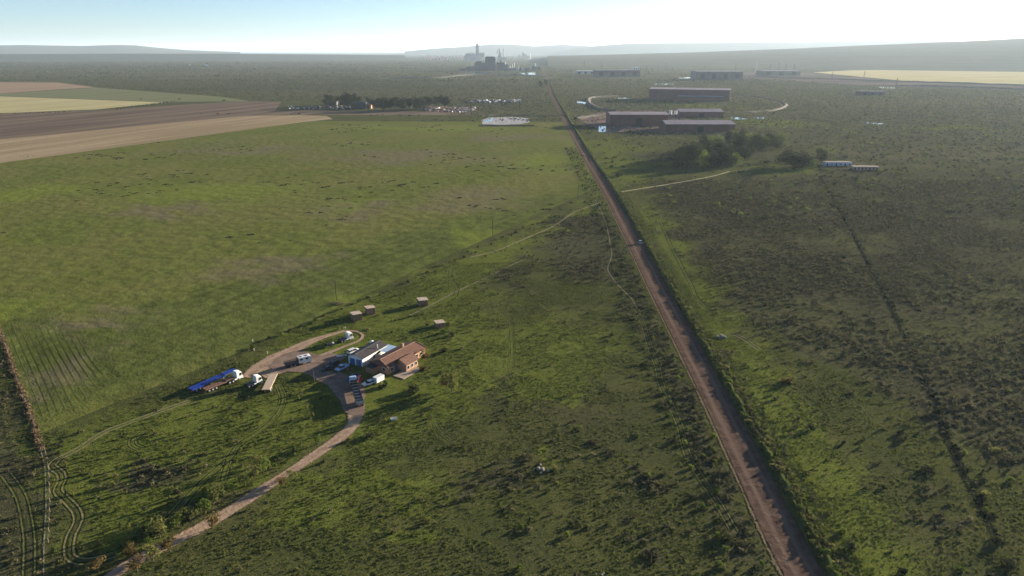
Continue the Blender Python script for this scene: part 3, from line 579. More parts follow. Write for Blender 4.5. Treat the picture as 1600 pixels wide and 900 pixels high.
# ------------------------------------------------ stuff: uncounted ground cover as instances on points
def scatter(name, protos, X, Y, S, Z=None, seed=0):
    rs = np.random.RandomState(seed); n = len(X); V = np.stack([X, Y, np.zeros(n) if Z is None else Z], 1).astype(np.float32)
    me = bpy.data.meshes.new(name); me.vertices.add(n); me.vertices.foreach_set('co', V.ravel())
    me.attributes.new('scl', 'FLOAT', 'POINT').data.foreach_set('value', S.astype(np.float32))
    me.attributes.new('rz', 'FLOAT', 'POINT').data.foreach_set('value', (rs.rand(n)*6.283).astype(np.float32))
    me.attributes.new('pick', 'INT', 'POINT').data.foreach_set('value', rs.randint(0, len(protos), n).astype(np.int32))
    o = prop(link(name, me), kind='stuff')
    ng = bpy.data.node_groups.new(name, 'GeometryNodeTree')
    ng.interface.new_socket('Geometry', in_out='INPUT', socket_type='NodeSocketGeometry'); ng.interface.new_socket('Geometry', in_out='OUTPUT', socket_type='NodeSocketGeometry')
    N = ng.nodes.new; L = ng.links.new; gi = N('NodeGroupInput'); go = N('NodeGroupOutput'); iop = N('GeometryNodeInstanceOnPoints')
    jn = N('GeometryNodeJoinGeometry')
    for k, me2 in enumerate(protos[::-1]):
        po = bpy.data.objects.new(name+'_template', me2); inf = N('GeometryNodeObjectInfo'); inf.inputs[0].default_value = po; inf.inputs[1].default_value = True
        L(inf.outputs['Geometry'], jn.inputs[0])
    def at(nm, ty='FLOAT'):
        a = N('GeometryNodeInputNamedAttribute'); a.data_type = ty; a.inputs[0].default_value = nm; return a.outputs[0]
    cx = N('ShaderNodeCombineXYZ'); L(at('rz'), cx.inputs[2])
    L(gi.outputs[0], iop.inputs['Points']); L(jn.outputs[0], iop.inputs['Instance']); iop.inputs['Pick Instance'].default_value = True
    L(at('pick', 'INT'), iop.inputs['Instance Index']); L(cx.outputs[0], iop.inputs['Rotation']); L(at('scl'), iop.inputs['Scale']); L(iop.outputs[0], go.inputs[0])
    o.modifiers.new('scatter', 'NODES').node_group = ng; return o
def tuft_mesh(seed, n, r, h, leaf, mat, name='tuft'):
    rs = np.random.RandomState(seed); P = rs.normal(size=(n, 3)); P /= np.linalg.norm(P, axis=1)[:, None]
    P *= (.4+.6*rs.rand(n))[:, None]; P[:, :2] *= r; P[:, 2] = .03+np.abs(P[:, 2])*h
    V, Q = leaf_quads(P, leaf, rs); return np_mesh(name, V, Q, mat)
tufts = [tuft_mesh(60+i, 12, .30, .30, .13, M['tuft']) for i in range(4)]
scrubs = [tuft_mesh(70+i, 22, .5, .5, .17, M['scrub']) for i in range(5)]
mixs = [tuft_mesh(80+i, 20, .45, .42, .16, M[m]) for i, m in enumerate(('scrub', 'leafolive', 'leafdark', 'tuft'))]
farsc = [tuft_mesh(90+i, 26, .5, .42, .2, M[m]) for i, m in enumerate(('scrub', 'leaf', 'scrub', 'leafdark', 'scrub'))]
dry = [tuft_mesh(95+i, 14, .4, .35, .15, M['dry']) for i in range(2)]
LP = np.array([(q.x, q.y, k+abs(o)) for P, k, o in LINES for q in P]); 
PASTN = [(p.x, p.y) for p in PAST]
def field_points(n, y0, y1, rs, ff=.80):
    Y = np.sqrt(rs.rand(n)*(y1*y1-y0*y0)+y0*y0); X = (rs.rand(n)*2-1)*(ff*Y+12); return X, Y
def clear_of_lines(X, Y, slack=.2):
    ok = np.ones(len(X), bool)
    cell = {}
    for x, y, k in LP: cell.setdefault((int(x//12), int(y//12)), []).append((x, y, k))
    ci = (X//12).astype(int); cj = (Y//12).astype(int)
    key = ci*100000+cj; order = np.argsort(key); ks, st = np.unique(key[order], return_index=True); st = list(st)+[len(order)]
    for a in range(len(ks)):
        idx = order[st[a]:st[a+1]]; i, j = ci[idx[0]], cj[idx[0]]; L_ = [q for di in (-1, 0, 1) for dj in (-1, 0, 1) for q in cell.get((i+di, j+dj), [])]
        if L_:
            L_ = np.array(L_); d = np.hypot(X[idx][:, None]-L_[:, 0], Y[idx][:, None]-L_[:, 1])-L_[:, 2]-slack; ok[idx] &= d.min(1) > 0
    return ok
def zone(k, X, Y):
    X, Y = warp(X, Y)
    a = np.zeros(len(X))
    for P, s in ZONES[k]: a = np.maximum(a, soft_poly(P, X, Y, s))
    for b in BL.get(k, []): a = np.maximum(a, .8*blob(*b, X, Y))
    return a
def lownoise(X, Y, s): return np.array([mnoise.noise(Vector((x*s, y*s, 0))) for x, y in zip(X, Y)])
YARD = [(p.x, p.y) for p in PX((410, 575), (440, 555), (500, 540), (600, 530), (680, 545), (640, 600), (575, 650), (535, 645), (505, 598), (440, 585))]
NOF = [PX((-900, 400), (-900, 126), (90, 127), (150, 136), (390, 155), (700, 171), (700, 186), (475, 192), (0, 258)), PX((1130, 112), (1250, 127), (1400, 136), (1600, 141), (2600, 160), (2600, 114), (1400, 108))]
def nofield(X, Y): return 1-np.maximum(soft_poly(NOF[0], X, Y, 2), soft_poly(NOF[1], X, Y, 2))
def cover(name, protos, n, y0, y1, dens, smin, smax, seed, ff=.80):
    rs = np.random.RandomState(seed); X, Y = field_points(n, y0, y1, rs, ff)
    past = soft_poly([Vector((*p, 0)) for p in PASTN], X, Y, 1.5); yard = soft_poly([Vector((*p, 0)) for p in YARD], X, Y, 1)
    d = dens(X, Y, past); ok = (rs.rand(n) < d) & (yard < .5); ok[ok] &= clear_of_lines(X[ok], Y[ok])
    X, Y = X[ok], Y[ok]; S = smin+(smax-smin)*rs.rand(len(X))**2; return scatter(name, protos, X, Y, S, seed=seed)
cover('grass_tufts', tufts, 230000, 95, 330, lambda X, Y, p: (1-p)*(1-.8*zone('dark', X, Y))*(.25+.75*(lownoise(X, Y, .07) > -.1)), .4, 1.05, 1)
cover('low_scrub', scrubs, 230000, 95, 560, lambda X, Y, p: (1-p)*(.03+.85*zone('dark', X, Y)*np.clip(.75+lownoise(X, Y, .018)*1.6+lownoise(X, Y, .07)*.8, .12, 1)), .4, 1.8, 2)
cover('mixed_scrub', mixs, 60000, 95, 700, lambda X, Y, p: (1-p)*(.03+.3*np.clip(lownoise(X, Y, .03)*3-.3, 0, 1)), .4, 1.35, 3)
cover('far_scrub', farsc, 170000, 420, 2600, lambda X, Y, p: (1-p)*(.1+.75*np.maximum(zone('far', X, Y), zone('dark', X, Y)))*nofield(X, Y), 1.2, 3.6, 4)
cover('horizon_scrub', farsc, 70000, 2300, 6500, lambda X, Y, p: zone('far', X, Y)*np.clip(.55+lownoise(X, Y, .003)*1.5, 0, 1)*nofield(X, Y)*(1-soft_poly(PX((1130, 110), (2600, 112), (2600, 160), (1400, 136), (1130, 122)), X, Y, 20)), 3, 9, 6)
mats = [tuft_mesh(110+i, 46, 1.3, .16, .2, M[m]) for i, m in enumerate(('scrub', 'leafdark', 'scrub'))]
cover('pasture_clumps', mats, 36000, 240, 1000, lambda X, Y, p: p*np.clip((lownoise(X, Y, .012)-.10)*5, 0, 1)*np.clip((lownoise(X, Y, .09)-.08)*5, 0, 1)*np.clip((Y-330)/200, 0, 1), .7, 2.0, 5)
# weeds along the road bank, the left verge and the fence strip
def along(pts, n, off0, off1, rs, step=1.0):
    P = spline(PX(*pts), step); X = []; Y = []
    for k in range(n):
        i = rs.randint(1, len(P)-1); t = (P[i+1]-P[i-1]).normalized(); q = P[i]+Vector((t.y, -t.x, 0))*rs.uniform(off0, off1)+t*rs.uniform(-.5, .5); X.append(q.x); Y.append(q.y)
    return np.array(X), np.array(Y)
rs = np.random.RandomState(21); X, Y = along(ROAD[:7], 6000, 5.2, 9.0, rs); k = Y > 60
scatter('bank_weeds', mixs, X[k], Y[k], .6+1.4*rs.rand(k.sum())**2, np.full(k.sum(), .45), 21)
X, Y = along(ROAD[:8], 1900, -18, -6.0, rs); k = Y > 60
scatter('verge_shrubs', [BUSH['dark'][0], BUSH['green'][1], scrubs[0]], X[k], Y[k], .35+.9*rs.rand(k.sum())**3, None, 22)
X, Y = along([(-40, 430), (0, 520), (25, 590), (50, 655), (64, 705)], 900, -.8, .8, rs); scatter('dry_fence_weeds', dry, X, Y, .6+1.2*rs.rand(len(X)), None, 23)
X, Y = along([(1280, 275), (1320, 345), (1365, 430), (1405, 510), (1450, 610), (1480, 690), (1530, 790), (1560, 850)], 420, -2.0, -.8, rs); scatter('track_edge_scrub', [BUSH['dark'][1], scrubs[1]], X, Y, .35+.6*rs.rand(len(X)), None, 24)
X, Y = along(ROAD[:7], 5000, 5.0, 14, rs); k = Y > 60
scatter('bank_grass', tufts, X[k], Y[k], .6+.7*rs.rand(k.sum()), np.full(k.sum(), .1), 25)
X, Y = along(ROAD[:8], 2600, 5.2, 7.2, rs); k = (Y > 60) & (lownoise(X, Y, .11) > -.12)
scatter('bank_shrubs', [BUSH['green'][0], BUSH['olive'][1], BUSH['dark'][2], mixs[1]], X[k], Y[k], .4+1.0*rs.rand(k.sum())**1.8, np.full(k.sum(), .2), 26)
# ---------------------------------------------------------------- vehicles
CACHE = {}
def cm(key, fn):
    if key not in CACHE: CACHE[key] = fn()
    return CACHE[key]
def wheel(par, x, y, r, w_=.24):
    s = 1 if y > 0 else -1
    tm = cm(('tyre', r, w_), lambda: MB().tube((0, -w_/2, 0), (0, w_/2, 0), r, n=14).mesh('tyre', M['rubber']))
    hmm = cm(('hub', r, w_), lambda: MB().tube((0, -w_/2-.02, 0), (0, w_/2+.02, 0), r*.55, r*.5, 10).mesh('hub', M['grey']))
    o = link('wheel', tm, par, (x, y, r)); link('hub', hmm, o); return o
def heading(a, b):
    A, B = G(*a), G(*b); d = B-A; return A, B, math.atan2(d.y, d.x), d.length
def car(name, label, cat, c, ang, paint, L=4.3, W=1.75, style='sedan'):
    t = thing(name, c, ang, label, cat); h = L/2; k = L/4.3
    if style == 'sedan': roof = [(-1.45*k, .95), (-.95*k, 1.42), (.35*k, 1.43), (1.05*k, .95)]
    elif style == 'pickup': roof = [(-.35*k, 1.05), (-.3*k, 1.68), (.75*k, 1.68), (1.3*k, 1.08)]
    else: roof = [(-2.0*k, 1.0), (-1.85*k, 1.62), (.4*k, 1.65), (1.15*k, 1.05)]
    bz = .95 if style == 'sedan' else 1.05
    b = MB().extrude([(-h, .35), (h, .35), (h+.02, .65), (h-.15, bz-.17), (1.15*k, bz), (-h+.1, bz), (-h-.02, .7)], -W/2, W/2)
    if style == 'pickup': b = MB().extrude([(-h, .45), (h, .45), (h+.02, .75), (h-.12, .98), (1.3*k, 1.08), (-.35*k, 1.05), (-.35*k, .75), (-h+.08, .75), (-h+.08, 1.05), (-h, 1.05)], -W/2, W/2)
    b.build('body', paint, t)
    if style == 'pickup':
        for s in (-1, 1): MB().box((-h/2-.25, s*(W/2-.04), .93), (h-.5, .07, .34)).build('load_bed_side', paint, t)
    g = MB().extrude(roof, -W/2*.93, W/2*.93, .86, 1.2); g.build('glasshouse', M['glass'], t)
    r = [p for p in roof if p[1] > 1.2]
    MB().box(((r[0][0]+r[1][0])/2, 0, r[0][1]+.015), (abs(r[1][0]-r[0][0])+.1, W*.80, .04)).build('roof_panel', paint, t)
    for s in (-1, 1):
        MB().box(((r[0][0]+r[1][0])/2, s*W*.43, (bz+r[0][1])/2), (.09, .05, r[0][1]-bz)).build('pillar', paint, t)
        MB().box((h-.03, s*W*.36, .68), (.1, .32, .14)).build('headlight', M['lamp'], t)
        MB().box((-h+.01, s*W*.38, .78), (.08, .25, .14)).build('tail_light', M['red'], t)
        MB().box((.9*k, s*(W/2+.08), bz+.05), (.1, .16, .12)).build('wing_mirror', paint, t)
        for x in (-.31*L, .31*L): wheel(t, x, s*(W/2-.1), .33, .22)
    MB().box((h+.03, 0, .45), (.12, W*.96, .2)).build('bumper', M['steel'], t)
    return t
def tractor(par, paint, sleeper=True, deflect=True):
    """cab-over truck tractor, front axle at x=0, front at x=+1.35"""
    W = 2.45
    b = MB().extrude([(-.95, .95), (1.3, .55), (1.4, 1.2), (1.25, 2.1), (1.0, 3.0), (.6, 3.12), (-.95, 3.12)], -W/2, W/2); cab = b.build('cab', paint, par)
    if deflect: MB().extrude([(-.9, 3.12), (.75, 3.12), (.1, 3.4), (-.9, 3.5)], -1.0, 1.0).build('roof_deflector', paint, cab)
    MB().add([(1.40, -1.1, 1.95), (1.40, 1.1, 1.95), (1.12, 1.02, 2.85), (1.12, -1.02, 2.85)], [(0, 1, 2, 3)]).build('windscreen', M['glass'], cab)
    MB().box((1.36, 0, 1.25), (.14, 1.7, .7)).build('grille', M['steel'], cab)
    for s in (-1, 1):
        MB().box((.55, s*(W/2+.005), 2.3), (.95, .04, .8)).build('side_window', M['glass'], cab)
        MB().box((1.15, s*(W/2+.22), 2.2), (.12, .28, .75)).build('wing_mirror', M['black'], cab)
        MB().box((1.42, s*.95, .85), (.08, .35, .22)).build('headlight', M['lamp'], cab)
    MB().box((1.38, 0, .55), (.2, W, .35)).build('bumper', paint, cab)
    ch = MB().box((-2.0, .42, .85), (4.6, .14, .28)).box((-2.0, -.42, .85), (4.6, .14, .28)).box((-1.6, 0, .85), (.2, .8, .2)).box((-3.6, 0, .85), (.2, .8, .2)).build('chassis', M['steel'], par)
    MB().tube((-3.0, 0, 1.02), (-3.0, 0, 1.14), .5, n=12).build('fifth_wheel', M['black'], ch)
    MB().tube((-1.9, 1.0, .8), (-1.0, 1.0, .8), .32, n=10).build('fuel_tank', M['grey'], ch)
    MB().tube((-1.9, -1.0, .8), (-1.0, -1.0, .8), .32, n=10).build('fuel_tank', M['white'], ch)
    for s in (-1, 1):
        wheel(par, .1, s*1.05, .52, .3)
        for x in (-2.5, -3.85): wheel(par, x, s*.98, .52, .52)
        MB().box((-3.2, s*.98, 1.13), (2.6, .55, .05)).build('mudguard', M['black'], ch)
def deck_trailer(par, L, deck, x0=0, W=2.5, kind='flat', neck=True, axles=3):
    """front end at x0, extends towards -x"""
    if kind == 'flat':
        if neck: MB().box((x0-L*.14, 0, 1.5), (L*.28, W*.8, .14)).build('gooseneck', deck, par)
        a = x0-(L*.28 if neck else 0)
        n = 6; seg = (a-(x0-L))/n
        for i in range(n): MB().box((a-seg*(i+.5), 0, 1.30+.004*(i % 2)), (seg-.05, W, .12)).build('deck_panel', deck, par)
        for s in (-1, 1): MB().box(((a+x0-L)/2, s*(W/2+.02), 1.24), (a-x0+L, .1, .2)).build('side_rail', deck, par)
        for s in (-1, 1): MB().box((x0-L/2, s*.45, 1.02), (L*.96, .14, .32)).build('chassis_beam', M['steel'], par)
    else:
        for s in (-1, 1): MB().box((x0-L/2, s*(W/2-.03), 1.9), (L, .06, 1.2)).build('side_wall', M['black'], par)
        MB().box((x0-L/2, 0, 1.32), (L, W-.14, .1)).build('floor', M['black'], par)
        MB().box((x0-.04, 0, 1.95), (.08, W+.02, 1.3)).build('headboard', M['steel'], par)
        MB().box((x0-L+.05, 0, 1.85), (.1, W+.1, 1.15)).build('tailgate', M['grey'], par)
        for i in range(7): MB().box((x0-L*(i+.7)/7.4, 0, 2.48), (.09, W, .07)).build('roof_bow', M['grey'], par)
        for s in (-1, 1): MB().box((x0-L/2, s*.45, 1.08), (L*.96, .14, .32)).build('chassis_beam', M['steel'], par)
    for s in (-1, 1):
        for i in range(axles): wheel(par, x0-L+1.3+i*1.35, s*(W/2-.3), .5, .5)
        MB().box((x0-L*.3, s*.7, .55), (.14, .14, 1.1)).build('landing_leg', M['grey'], par)
        MB().box((x0-L-.03, s*.9, 1.0), (.06, .3, .14)).build('tail_light', M['red'], par)
def truck(label, rear, front, paint, trailer=None, name='truck', **k):
    A, B, ang, L = heading(rear, front); o = B-Vector((math.cos(ang), math.sin(ang), 0))*1.4
    t = thing(name, o, ang, label, 'truck'); t.scale = (.88,)*3; L /= .88; tractor(t, paint)
    if trailer: deck_trailer(t, max(L-3.2, 5), x0=-1.75, **trailer)
    return t
truck('white cab truck with brown flatbed beside the long blue trailer', (320, 613), (378, 590), M['white'], dict(deck=M['rust'], neck=True))
A, B, ang, L = heading((298, 614), (368, 583)); t = thing('flatbed_trailer', B, ang, 'long bright blue flatbed trailer parked on the grass edge behind the white cab truck', 'trailer')
deck_trailer(t, L, M['blue'], W=2.6)
truck('white tractor unit without trailer between the white cab truck and the beige trailer', (380, 608), (409, 597), M['white'])
A, B, ang, L = heading((416, 615), (428, 590)); t = thing('flatbed_trailer', B, ang, 'short beige flatbed trailer standing alone on the grass by the yard', 'trailer'); deck_trailer(t, L, M['beige'], neck=False, W=2.4, axles=2)
truck('white tractor unit with dark chassis at the top of the turning loop', (520, 538), (551, 529), M['white'])
truck('pale blue cab truck with long black open trailer at the mouth of the farm lane', (563, 637), (551, 598), M['bluegrey'], dict(deck=M['black'], kind='tip'))
# white crew-cab lorry on the loop
A, B, ang, L = heading((452, 573), (486, 565)); t = thing('truck', B-Vector((math.cos(ang), math.sin(ang), 0))*1.7, ang, 'white boxy crew truck with two side windows and dark load bed on the turning loop', 'truck')
cabo = MB().extrude([(-2.6, .8), (1.6, .6), (1.7, 1.5), (1.45, 2.55), (1.2, 2.7), (-2.6, 2.7)], -1.15, 1.15).build('cab', M['white'], t)
for x in (-1.7, .1):
    for s in (-1, 1): MB().box((x, s*1.16, 2.05), (.9, .04, .6)).build('side_window', M['glass'], cabo)
    MB().box((x, 0, 2.73), (.75, .75, .06)).build('roof_hatch', M['black'], cabo)
MB().add([(1.72, -1, 1.6), (1.72, 1, 1.6), (1.5, .95, 2.45), (1.5, -.95, 2.45)], [(0, 1, 2, 3)]).build('windscreen', M['glass'], cabo)
MB().box((-4.9, 0, 1.2), (4.4, 2.3, .2)).box((-2.75, 0, 1.8), (.1, 2.3, 1.1)).build('load_bed', M['steel'], t)
for i, z in enumerate((1.5, 1.8)):
    for s in (-1, 1): MB().box((-4.9, s*1.12, z), (4.4, .05, .16)).build('side_slat', M['rust'], t)
for s in (-1, 1):
    for x in (.6, -4.0, -5.2): wheel(t, x, s*.95, .48, .35)
# car-sized vehicles
def carpx(name, label, cat, rear, front, paint, style, L=4.4, W=1.75):
    A, B, ang, _ = heading(rear, front); return car(name, label, cat, (A+B)/2, ang, paint, L, W, style)
carpx('sedan', 'white saloon car parked on the grass beside the white box trailer', 'car', (583, 599), (571, 603), M['white'], 'sedan', 4.5)
carpx('pickup', 'dark blue pickup parked just behind the pale blue cab truck', 'pickup', (558, 591), (548, 595), M['navy'], 'pickup', 5.0)
carpx('pickup', 'pale blue pickup with sunlit white bonnet parked by the blue garage doors', 'pickup', (541, 574), (529, 580), M['bluegrey'], 'pickup', 5.0)
carpx('hatchback', 'small red car beside the dark blue pickup in the yard', 'car', (563, 594), (558, 599), M['red'], 'hatch', 3.4, 1.5)
carpx('hatchback', 'black hatchback in the shade left of the garage', 'car', (524, 570), (517, 573), M['black'], 'hatch', 3.8)
carpx('sedan', 'black saloon car nearest the yard track in the shade of the garage', 'car', (515, 577), (507, 580), M['black'], 'sedan', 4.2)
carpx('van', 'white van parked behind the far long wall of the garage', 'van', (547, 553), (558, 549), M['white'], 'hatch', 4.6, 1.8)
carpx('hatchback', 'pale grey-white car driving alone on the gravel road', 'car', (998, 376), (1003, 386), M['grey'], 'hatch', 3.8)
carpx('hatchback', 'sandy coloured distant vehicle on the gravel road beyond the white car', 'car', (910, 240), (914, 246), M['beige'], 'hatch', 4.6)
# box trailer
A, B, ang, L = heading((586, 600), (598, 594)); t = thing('box_trailer', (A+B)/2, ang, 'white enclosed box trailer with a tow bar in front of the farmhouse', 'trailer')
MB().box((0, 0, 1.35), (3.3, 1.8, 1.7)).build('box', M['white'], t); MB().box((-1.67, .02, 1.3), (.05, 1.5, 1.45)).build('rear_door', M['bluegrey'], t)
MB().box((-2.3, 0, .5), (1.4, .12, .1)).build('tow_bar', M['steel'], t); MB().box((0, 0, .45), (3.2, 1.2, .12)).build('chassis', M['steel'], t)
for s in (-1, 1): wheel(t, .2, s*.93, .32, .2)
# small cart by the loop
t = thing('cart', G(517, 541), .4, 'small dark two-wheeled cart with a canvas top behind the tractor unit on the loop', 'cart')
MB().box((0, 0, .8), (2.4, 1.5, .5), top=(.95, .9)).build('tub', M['steel'], t); MB().box((.8, 0, 1.15), (.8, 1.4, .3), top=(.6, .8)).build('canvas', M['tyred'], t); MB().box((1.7, 0, .5), (1.2, .1, .1)).build('drawbar', M['steel'], t)
for s in (-1, 1): wheel(t, 0, s*.82, .4, .2)
# ---------------------------------------------------------------- farm buildings
def wall_windows(par, x, y, z, w_, h, axis, mat='glass', frame='white', nm='window'):
    d = (w_, .08, h) if axis == 'x' else (.08, w_, h); o = MB().box((x, y, z), d).build(nm, M[frame], par)
    e = .06; d2 = (w_-.18, .12, h-.18) if axis == 'x' else (.12, w_-.18, h-.18); MB().box((x, y, z), d2).build('pane', M[mat], o); return o
def gable(par, L, W, he, hr, wall, roof, over=.35, sheets=8, ridge='x', rn='roof_sheet'):
    """body from x=0..L, y=-W/2..W/2, gables on x ends"""
    MB().add([(0, -W/2, 0), (0, W/2, 0), (0, W/2, he), (0, 0, hr), (0, -W/2, he), (L, -W/2, 0), (L, W/2, 0), (L, W/2, he), (L, 0, hr), (L, -W/2, he)],
             [(0, 1, 2, 3, 4), (9, 8, 7, 6, 5), (0, 5, 6, 1), (0, 4, 9, 5), (1, 6, 7, 2), (2, 7, 8, 3), (3, 8, 9, 4)]).build('wall', wall, par)
    sl = (hr-he)/(W/2); eh = he-over*sl
    for s in (-1, 1):
        for i in range(sheets):
            a = -over+(L+2*over)*i/sheets; b_ = -over+(L+2*over)*(i+1)/sheets-.03; z = .06+.012*(i % 2)
            MB().add([(a, 0, hr+z), (b_, 0, hr+z), (b_, s*(W/2+over), eh+z), (a, s*(W/2+over), eh+z), (a, 0, hr+z-.05), (b_, 0, hr+z-.05), (b_, s*(W/2+over), eh+z-.05), (a, s*(W/2+over), eh+z-.05)],
                     [(0, 1, 2, 3), (7, 6, 5, 4), (0, 4, 5, 1), (2, 6, 7, 3), (1, 5, 6, 2), (3, 7, 4, 0)]).build(rn, roof, par)
    MB().tube((-over, 0, hr+.1), (L+over, 0, hr+.1), .09, n=6).build('ridge_cap', roof, par)
A, B, ang, L = heading((556, 570.5), (604.5, 547.5))
ga = math.radians(62)
t = thing('garage', G(556, 570.5), ga, 'white gabled garage with two blue doors and a dark sheet roof', 'garage')
gable(t, 13.2, 6.0, 2.9, 3.9, M['cream'], M['darkroof'], .3, 9)
for s in (-1.35, 1.35):
    d = MB().box((-.04, s, 1.15), (.08, 2.05, 2.3)).build('door', M['bluedoor'], t)
    for i in range(4): MB().box((-.09, s, .35+i*.53), (.03, 1.95, .46)).build('door_panel', M['bluedoor'], d)
wall_windows(t, 8.4, -3.03, 1.9, 1.8, .8, 'x'); wall_windows(t, 11.3, -3.03, 1.9, .9, .8, 'x')
MB().box((6.0, -3.04, 1.0), (.9, .08, 2.0)).build('side_door', M['wood'], t)
MB().tube((9.0, -2.2, 3.2), (9.0, -2.2, 4.6), .16, n=8).build('vent_pipe', M['white'], t)
# farmhouse
ha = math.radians(57); t = thing('farmhouse', G(607.5, 585.5), ha, 'brick farmhouse with brown tiled roof and a projecting bay with three windows', 'house')
ux, uy = math.cos(ha), math.sin(ha)
HL, HW = 18.5, 8.2
MB().box((HL/2, HW/2, 1.35), (HL, HW, 2.7)).build('wall', M['brick'], t)
def tile_plane(P, parent, n, rn='roof_course'):
    """P: eave0, eave1, ridge1, ridge0 ; built of n courses"""
    e0, e1, r1, r0 = [Vector(p) for p in P]
    nn = (e1-e0).cross(r0-e0 if (r0-e0).length > .01 else r1-e0).normalized()
    if nn.z < 0: nn = -nn
    for i in range(n):
        a, b_ = i/n, (i+1.15)/n; b_ = min(b_, 1)
        q = [e0.lerp(r0, a)+nn*.09, e1.lerp(r1, a)+nn*.09, e1.lerp(r1, b_)+nn*.03, e0.lerp(r0, b_)+nn*.03]
        q2 = [p-nn*.05 for p in q]
        MB().add(q+q2, [(0, 1, 2, 3), (7, 6, 5, 4), (0, 4, 5, 1), (2, 6, 7, 3), (1, 5, 6, 2), (3, 7, 4, 0)]).build(rn, M['tile'], parent)
ov = .5; ez = 2.62; rz_ = 4.1
rr_ = MB().add([(-ov, -ov, ez), (HL+ov, -ov, ez), (HL+ov, HW+ov, ez), (-ov, HW+ov, ez), (HW*.06, HW/2, rz_-.06), (HL-.2, HW/2, rz_-.06)], [(0, 1, 5, 4), (1, 2, 5), (2, 3, 4, 5), (3, 0, 4), (3, 2, 1, 0)]).build('roof', M['tile'], t)
tile_plane([(-ov, -ov, ez), (HL+ov, -ov, ez), (HL-.2, HW/2, rz_), (HW*.06, HW/2, rz_)], rr_, 7)
tile_plane([(HL+ov, HW+ov, ez), (-ov, HW+ov, ez), (HW*.06, HW/2, rz_), (HL-.2, HW/2, rz_)], rr_, 7)
tile_plane([(-ov, HW+ov, ez), (-ov, -ov, ez), (HW*.06, HW/2, rz_), (HW*.06, HW/2, rz_)], rr_, 7)
tile_plane([(HL+ov, -ov, ez), (HL+ov, HW+ov, ez), (HL-.2, HW/2, rz_), (HL-.2, HW/2, rz_)], rr_, 7)
for a, b_ in (((-ov, -ov, ez), (HW*.06, HW/2, rz_)), ((-ov, HW+ov, ez), (HW*.06, HW/2, rz_)), ((HW*.06, HW/2, rz_), (HL-.2, HW/2, rz_)), ((HL+ov, -ov, ez), (HL-.2, HW/2, rz_))):
    MB().tube(Vector(a)+Vector((0, 0, .12)), Vector(b_)+Vector((0, 0, .12)), .12, n=6).build('hip_ridge', M['shack'], rr_)
# projecting bay
bx0, bx1, by, yr, zr = 4.6, 10.4, -3.6, -1.1, 3.95
MB().add([(bx0, by, 0), (bx0, .1, 0), (bx0, .1, 3.2), (bx0, yr, zr-.1), (bx0, by, 2.7), (bx1, by, 0), (bx1, .1, 0), (bx1, .1, 3.2), (bx1, yr, zr-.1), (bx1, by, 2.7)],
         [(0, 1, 2, 3, 4), (9, 8, 7, 6, 5), (0, 5, 6, 1), (0, 4, 9, 5), (1, 6, 7, 2), (2, 7, 8, 3), (3, 8, 9, 4)]).build('bay_wall', M['brick'], t)
rb = MB().tube((bx0-.3, yr, zr+.1), (bx1+.3, yr, zr+.1), .1, n=6).build('bay_ridge', M['tile'], t)
tile_plane([(bx0-.35, by-.45, 2.52), (bx1+.35, by-.45, 2.52), (bx1+.35, yr, zr), (bx0-.35, yr, zr)], rb, 5)
tile_plane([(bx1+.35, .9, 3.15), (bx0-.35, .9, 3.15), (bx0-.35, yr, zr), (bx1+.35, yr, zr)], rb, 4)
for x in (5.6, 7.5, 9.4): wall_windows(t, x, by-.02, 1.4, 1.05, 1.3, 'x')
for x in (1.5, 11.9, 14.0, 16.4): wall_windows(t, x, -.02, 1.4, 1.3, 1.2, 'x')
MB().box((3.6, -.03, 1.05), (.95, .1, 2.1)).build('front_door', M['bluedoor'], t)
for y in (2.0, 5.6): wall_windows(t, -.02, y, 1.4, 1.3, 1.1, 'y')
for s in (-1, 1): wall_windows(t, HL+.02, HW/2+s*2, 1.4, 1.2, 1.1, 'y')
MB().box((12.6, HW*.6, 4.4), (.7, .7, 1.6)).box((12.6, HW*.6, 5.25), (.85, .85, .12)).build('chimney', M['brick'], t)
MB().box((4.6, -4.0, .09), (9.0, 4.6, .18)).build('porch_slab', M['slab'], t)
# lean-to block on the left end
MB().box((-1.3, 6.0, 1.1), (2.6, 3.4, 2.2)).build('annex_wall', M['brick'], t); MB().box((-1.35, 6.0, 2.27), (3.0, 3.8, .12), ry=-.06).build('annex_roof', M['darkroof'], t)
# carport
t = thing('carport', G(592, 565), math.radians(60), 'open carport with a pale blue flat roof between garage and farmhouse', 'carport')
n = 6
for i in range(n): MB().box((2.8+5.8*(i+.5)/n, 1.6, 2.45+.01*(i % 2)), (5.8/n-.03, 5.2, .07)).build('roof_sheet', M['blueroof'], t)
for x in (3, 8.3):
    for y in (-.8, 4.0): MB().box((x, y, 1.2), (.12, .12, 2.4)).build('post', M['steel'], t)
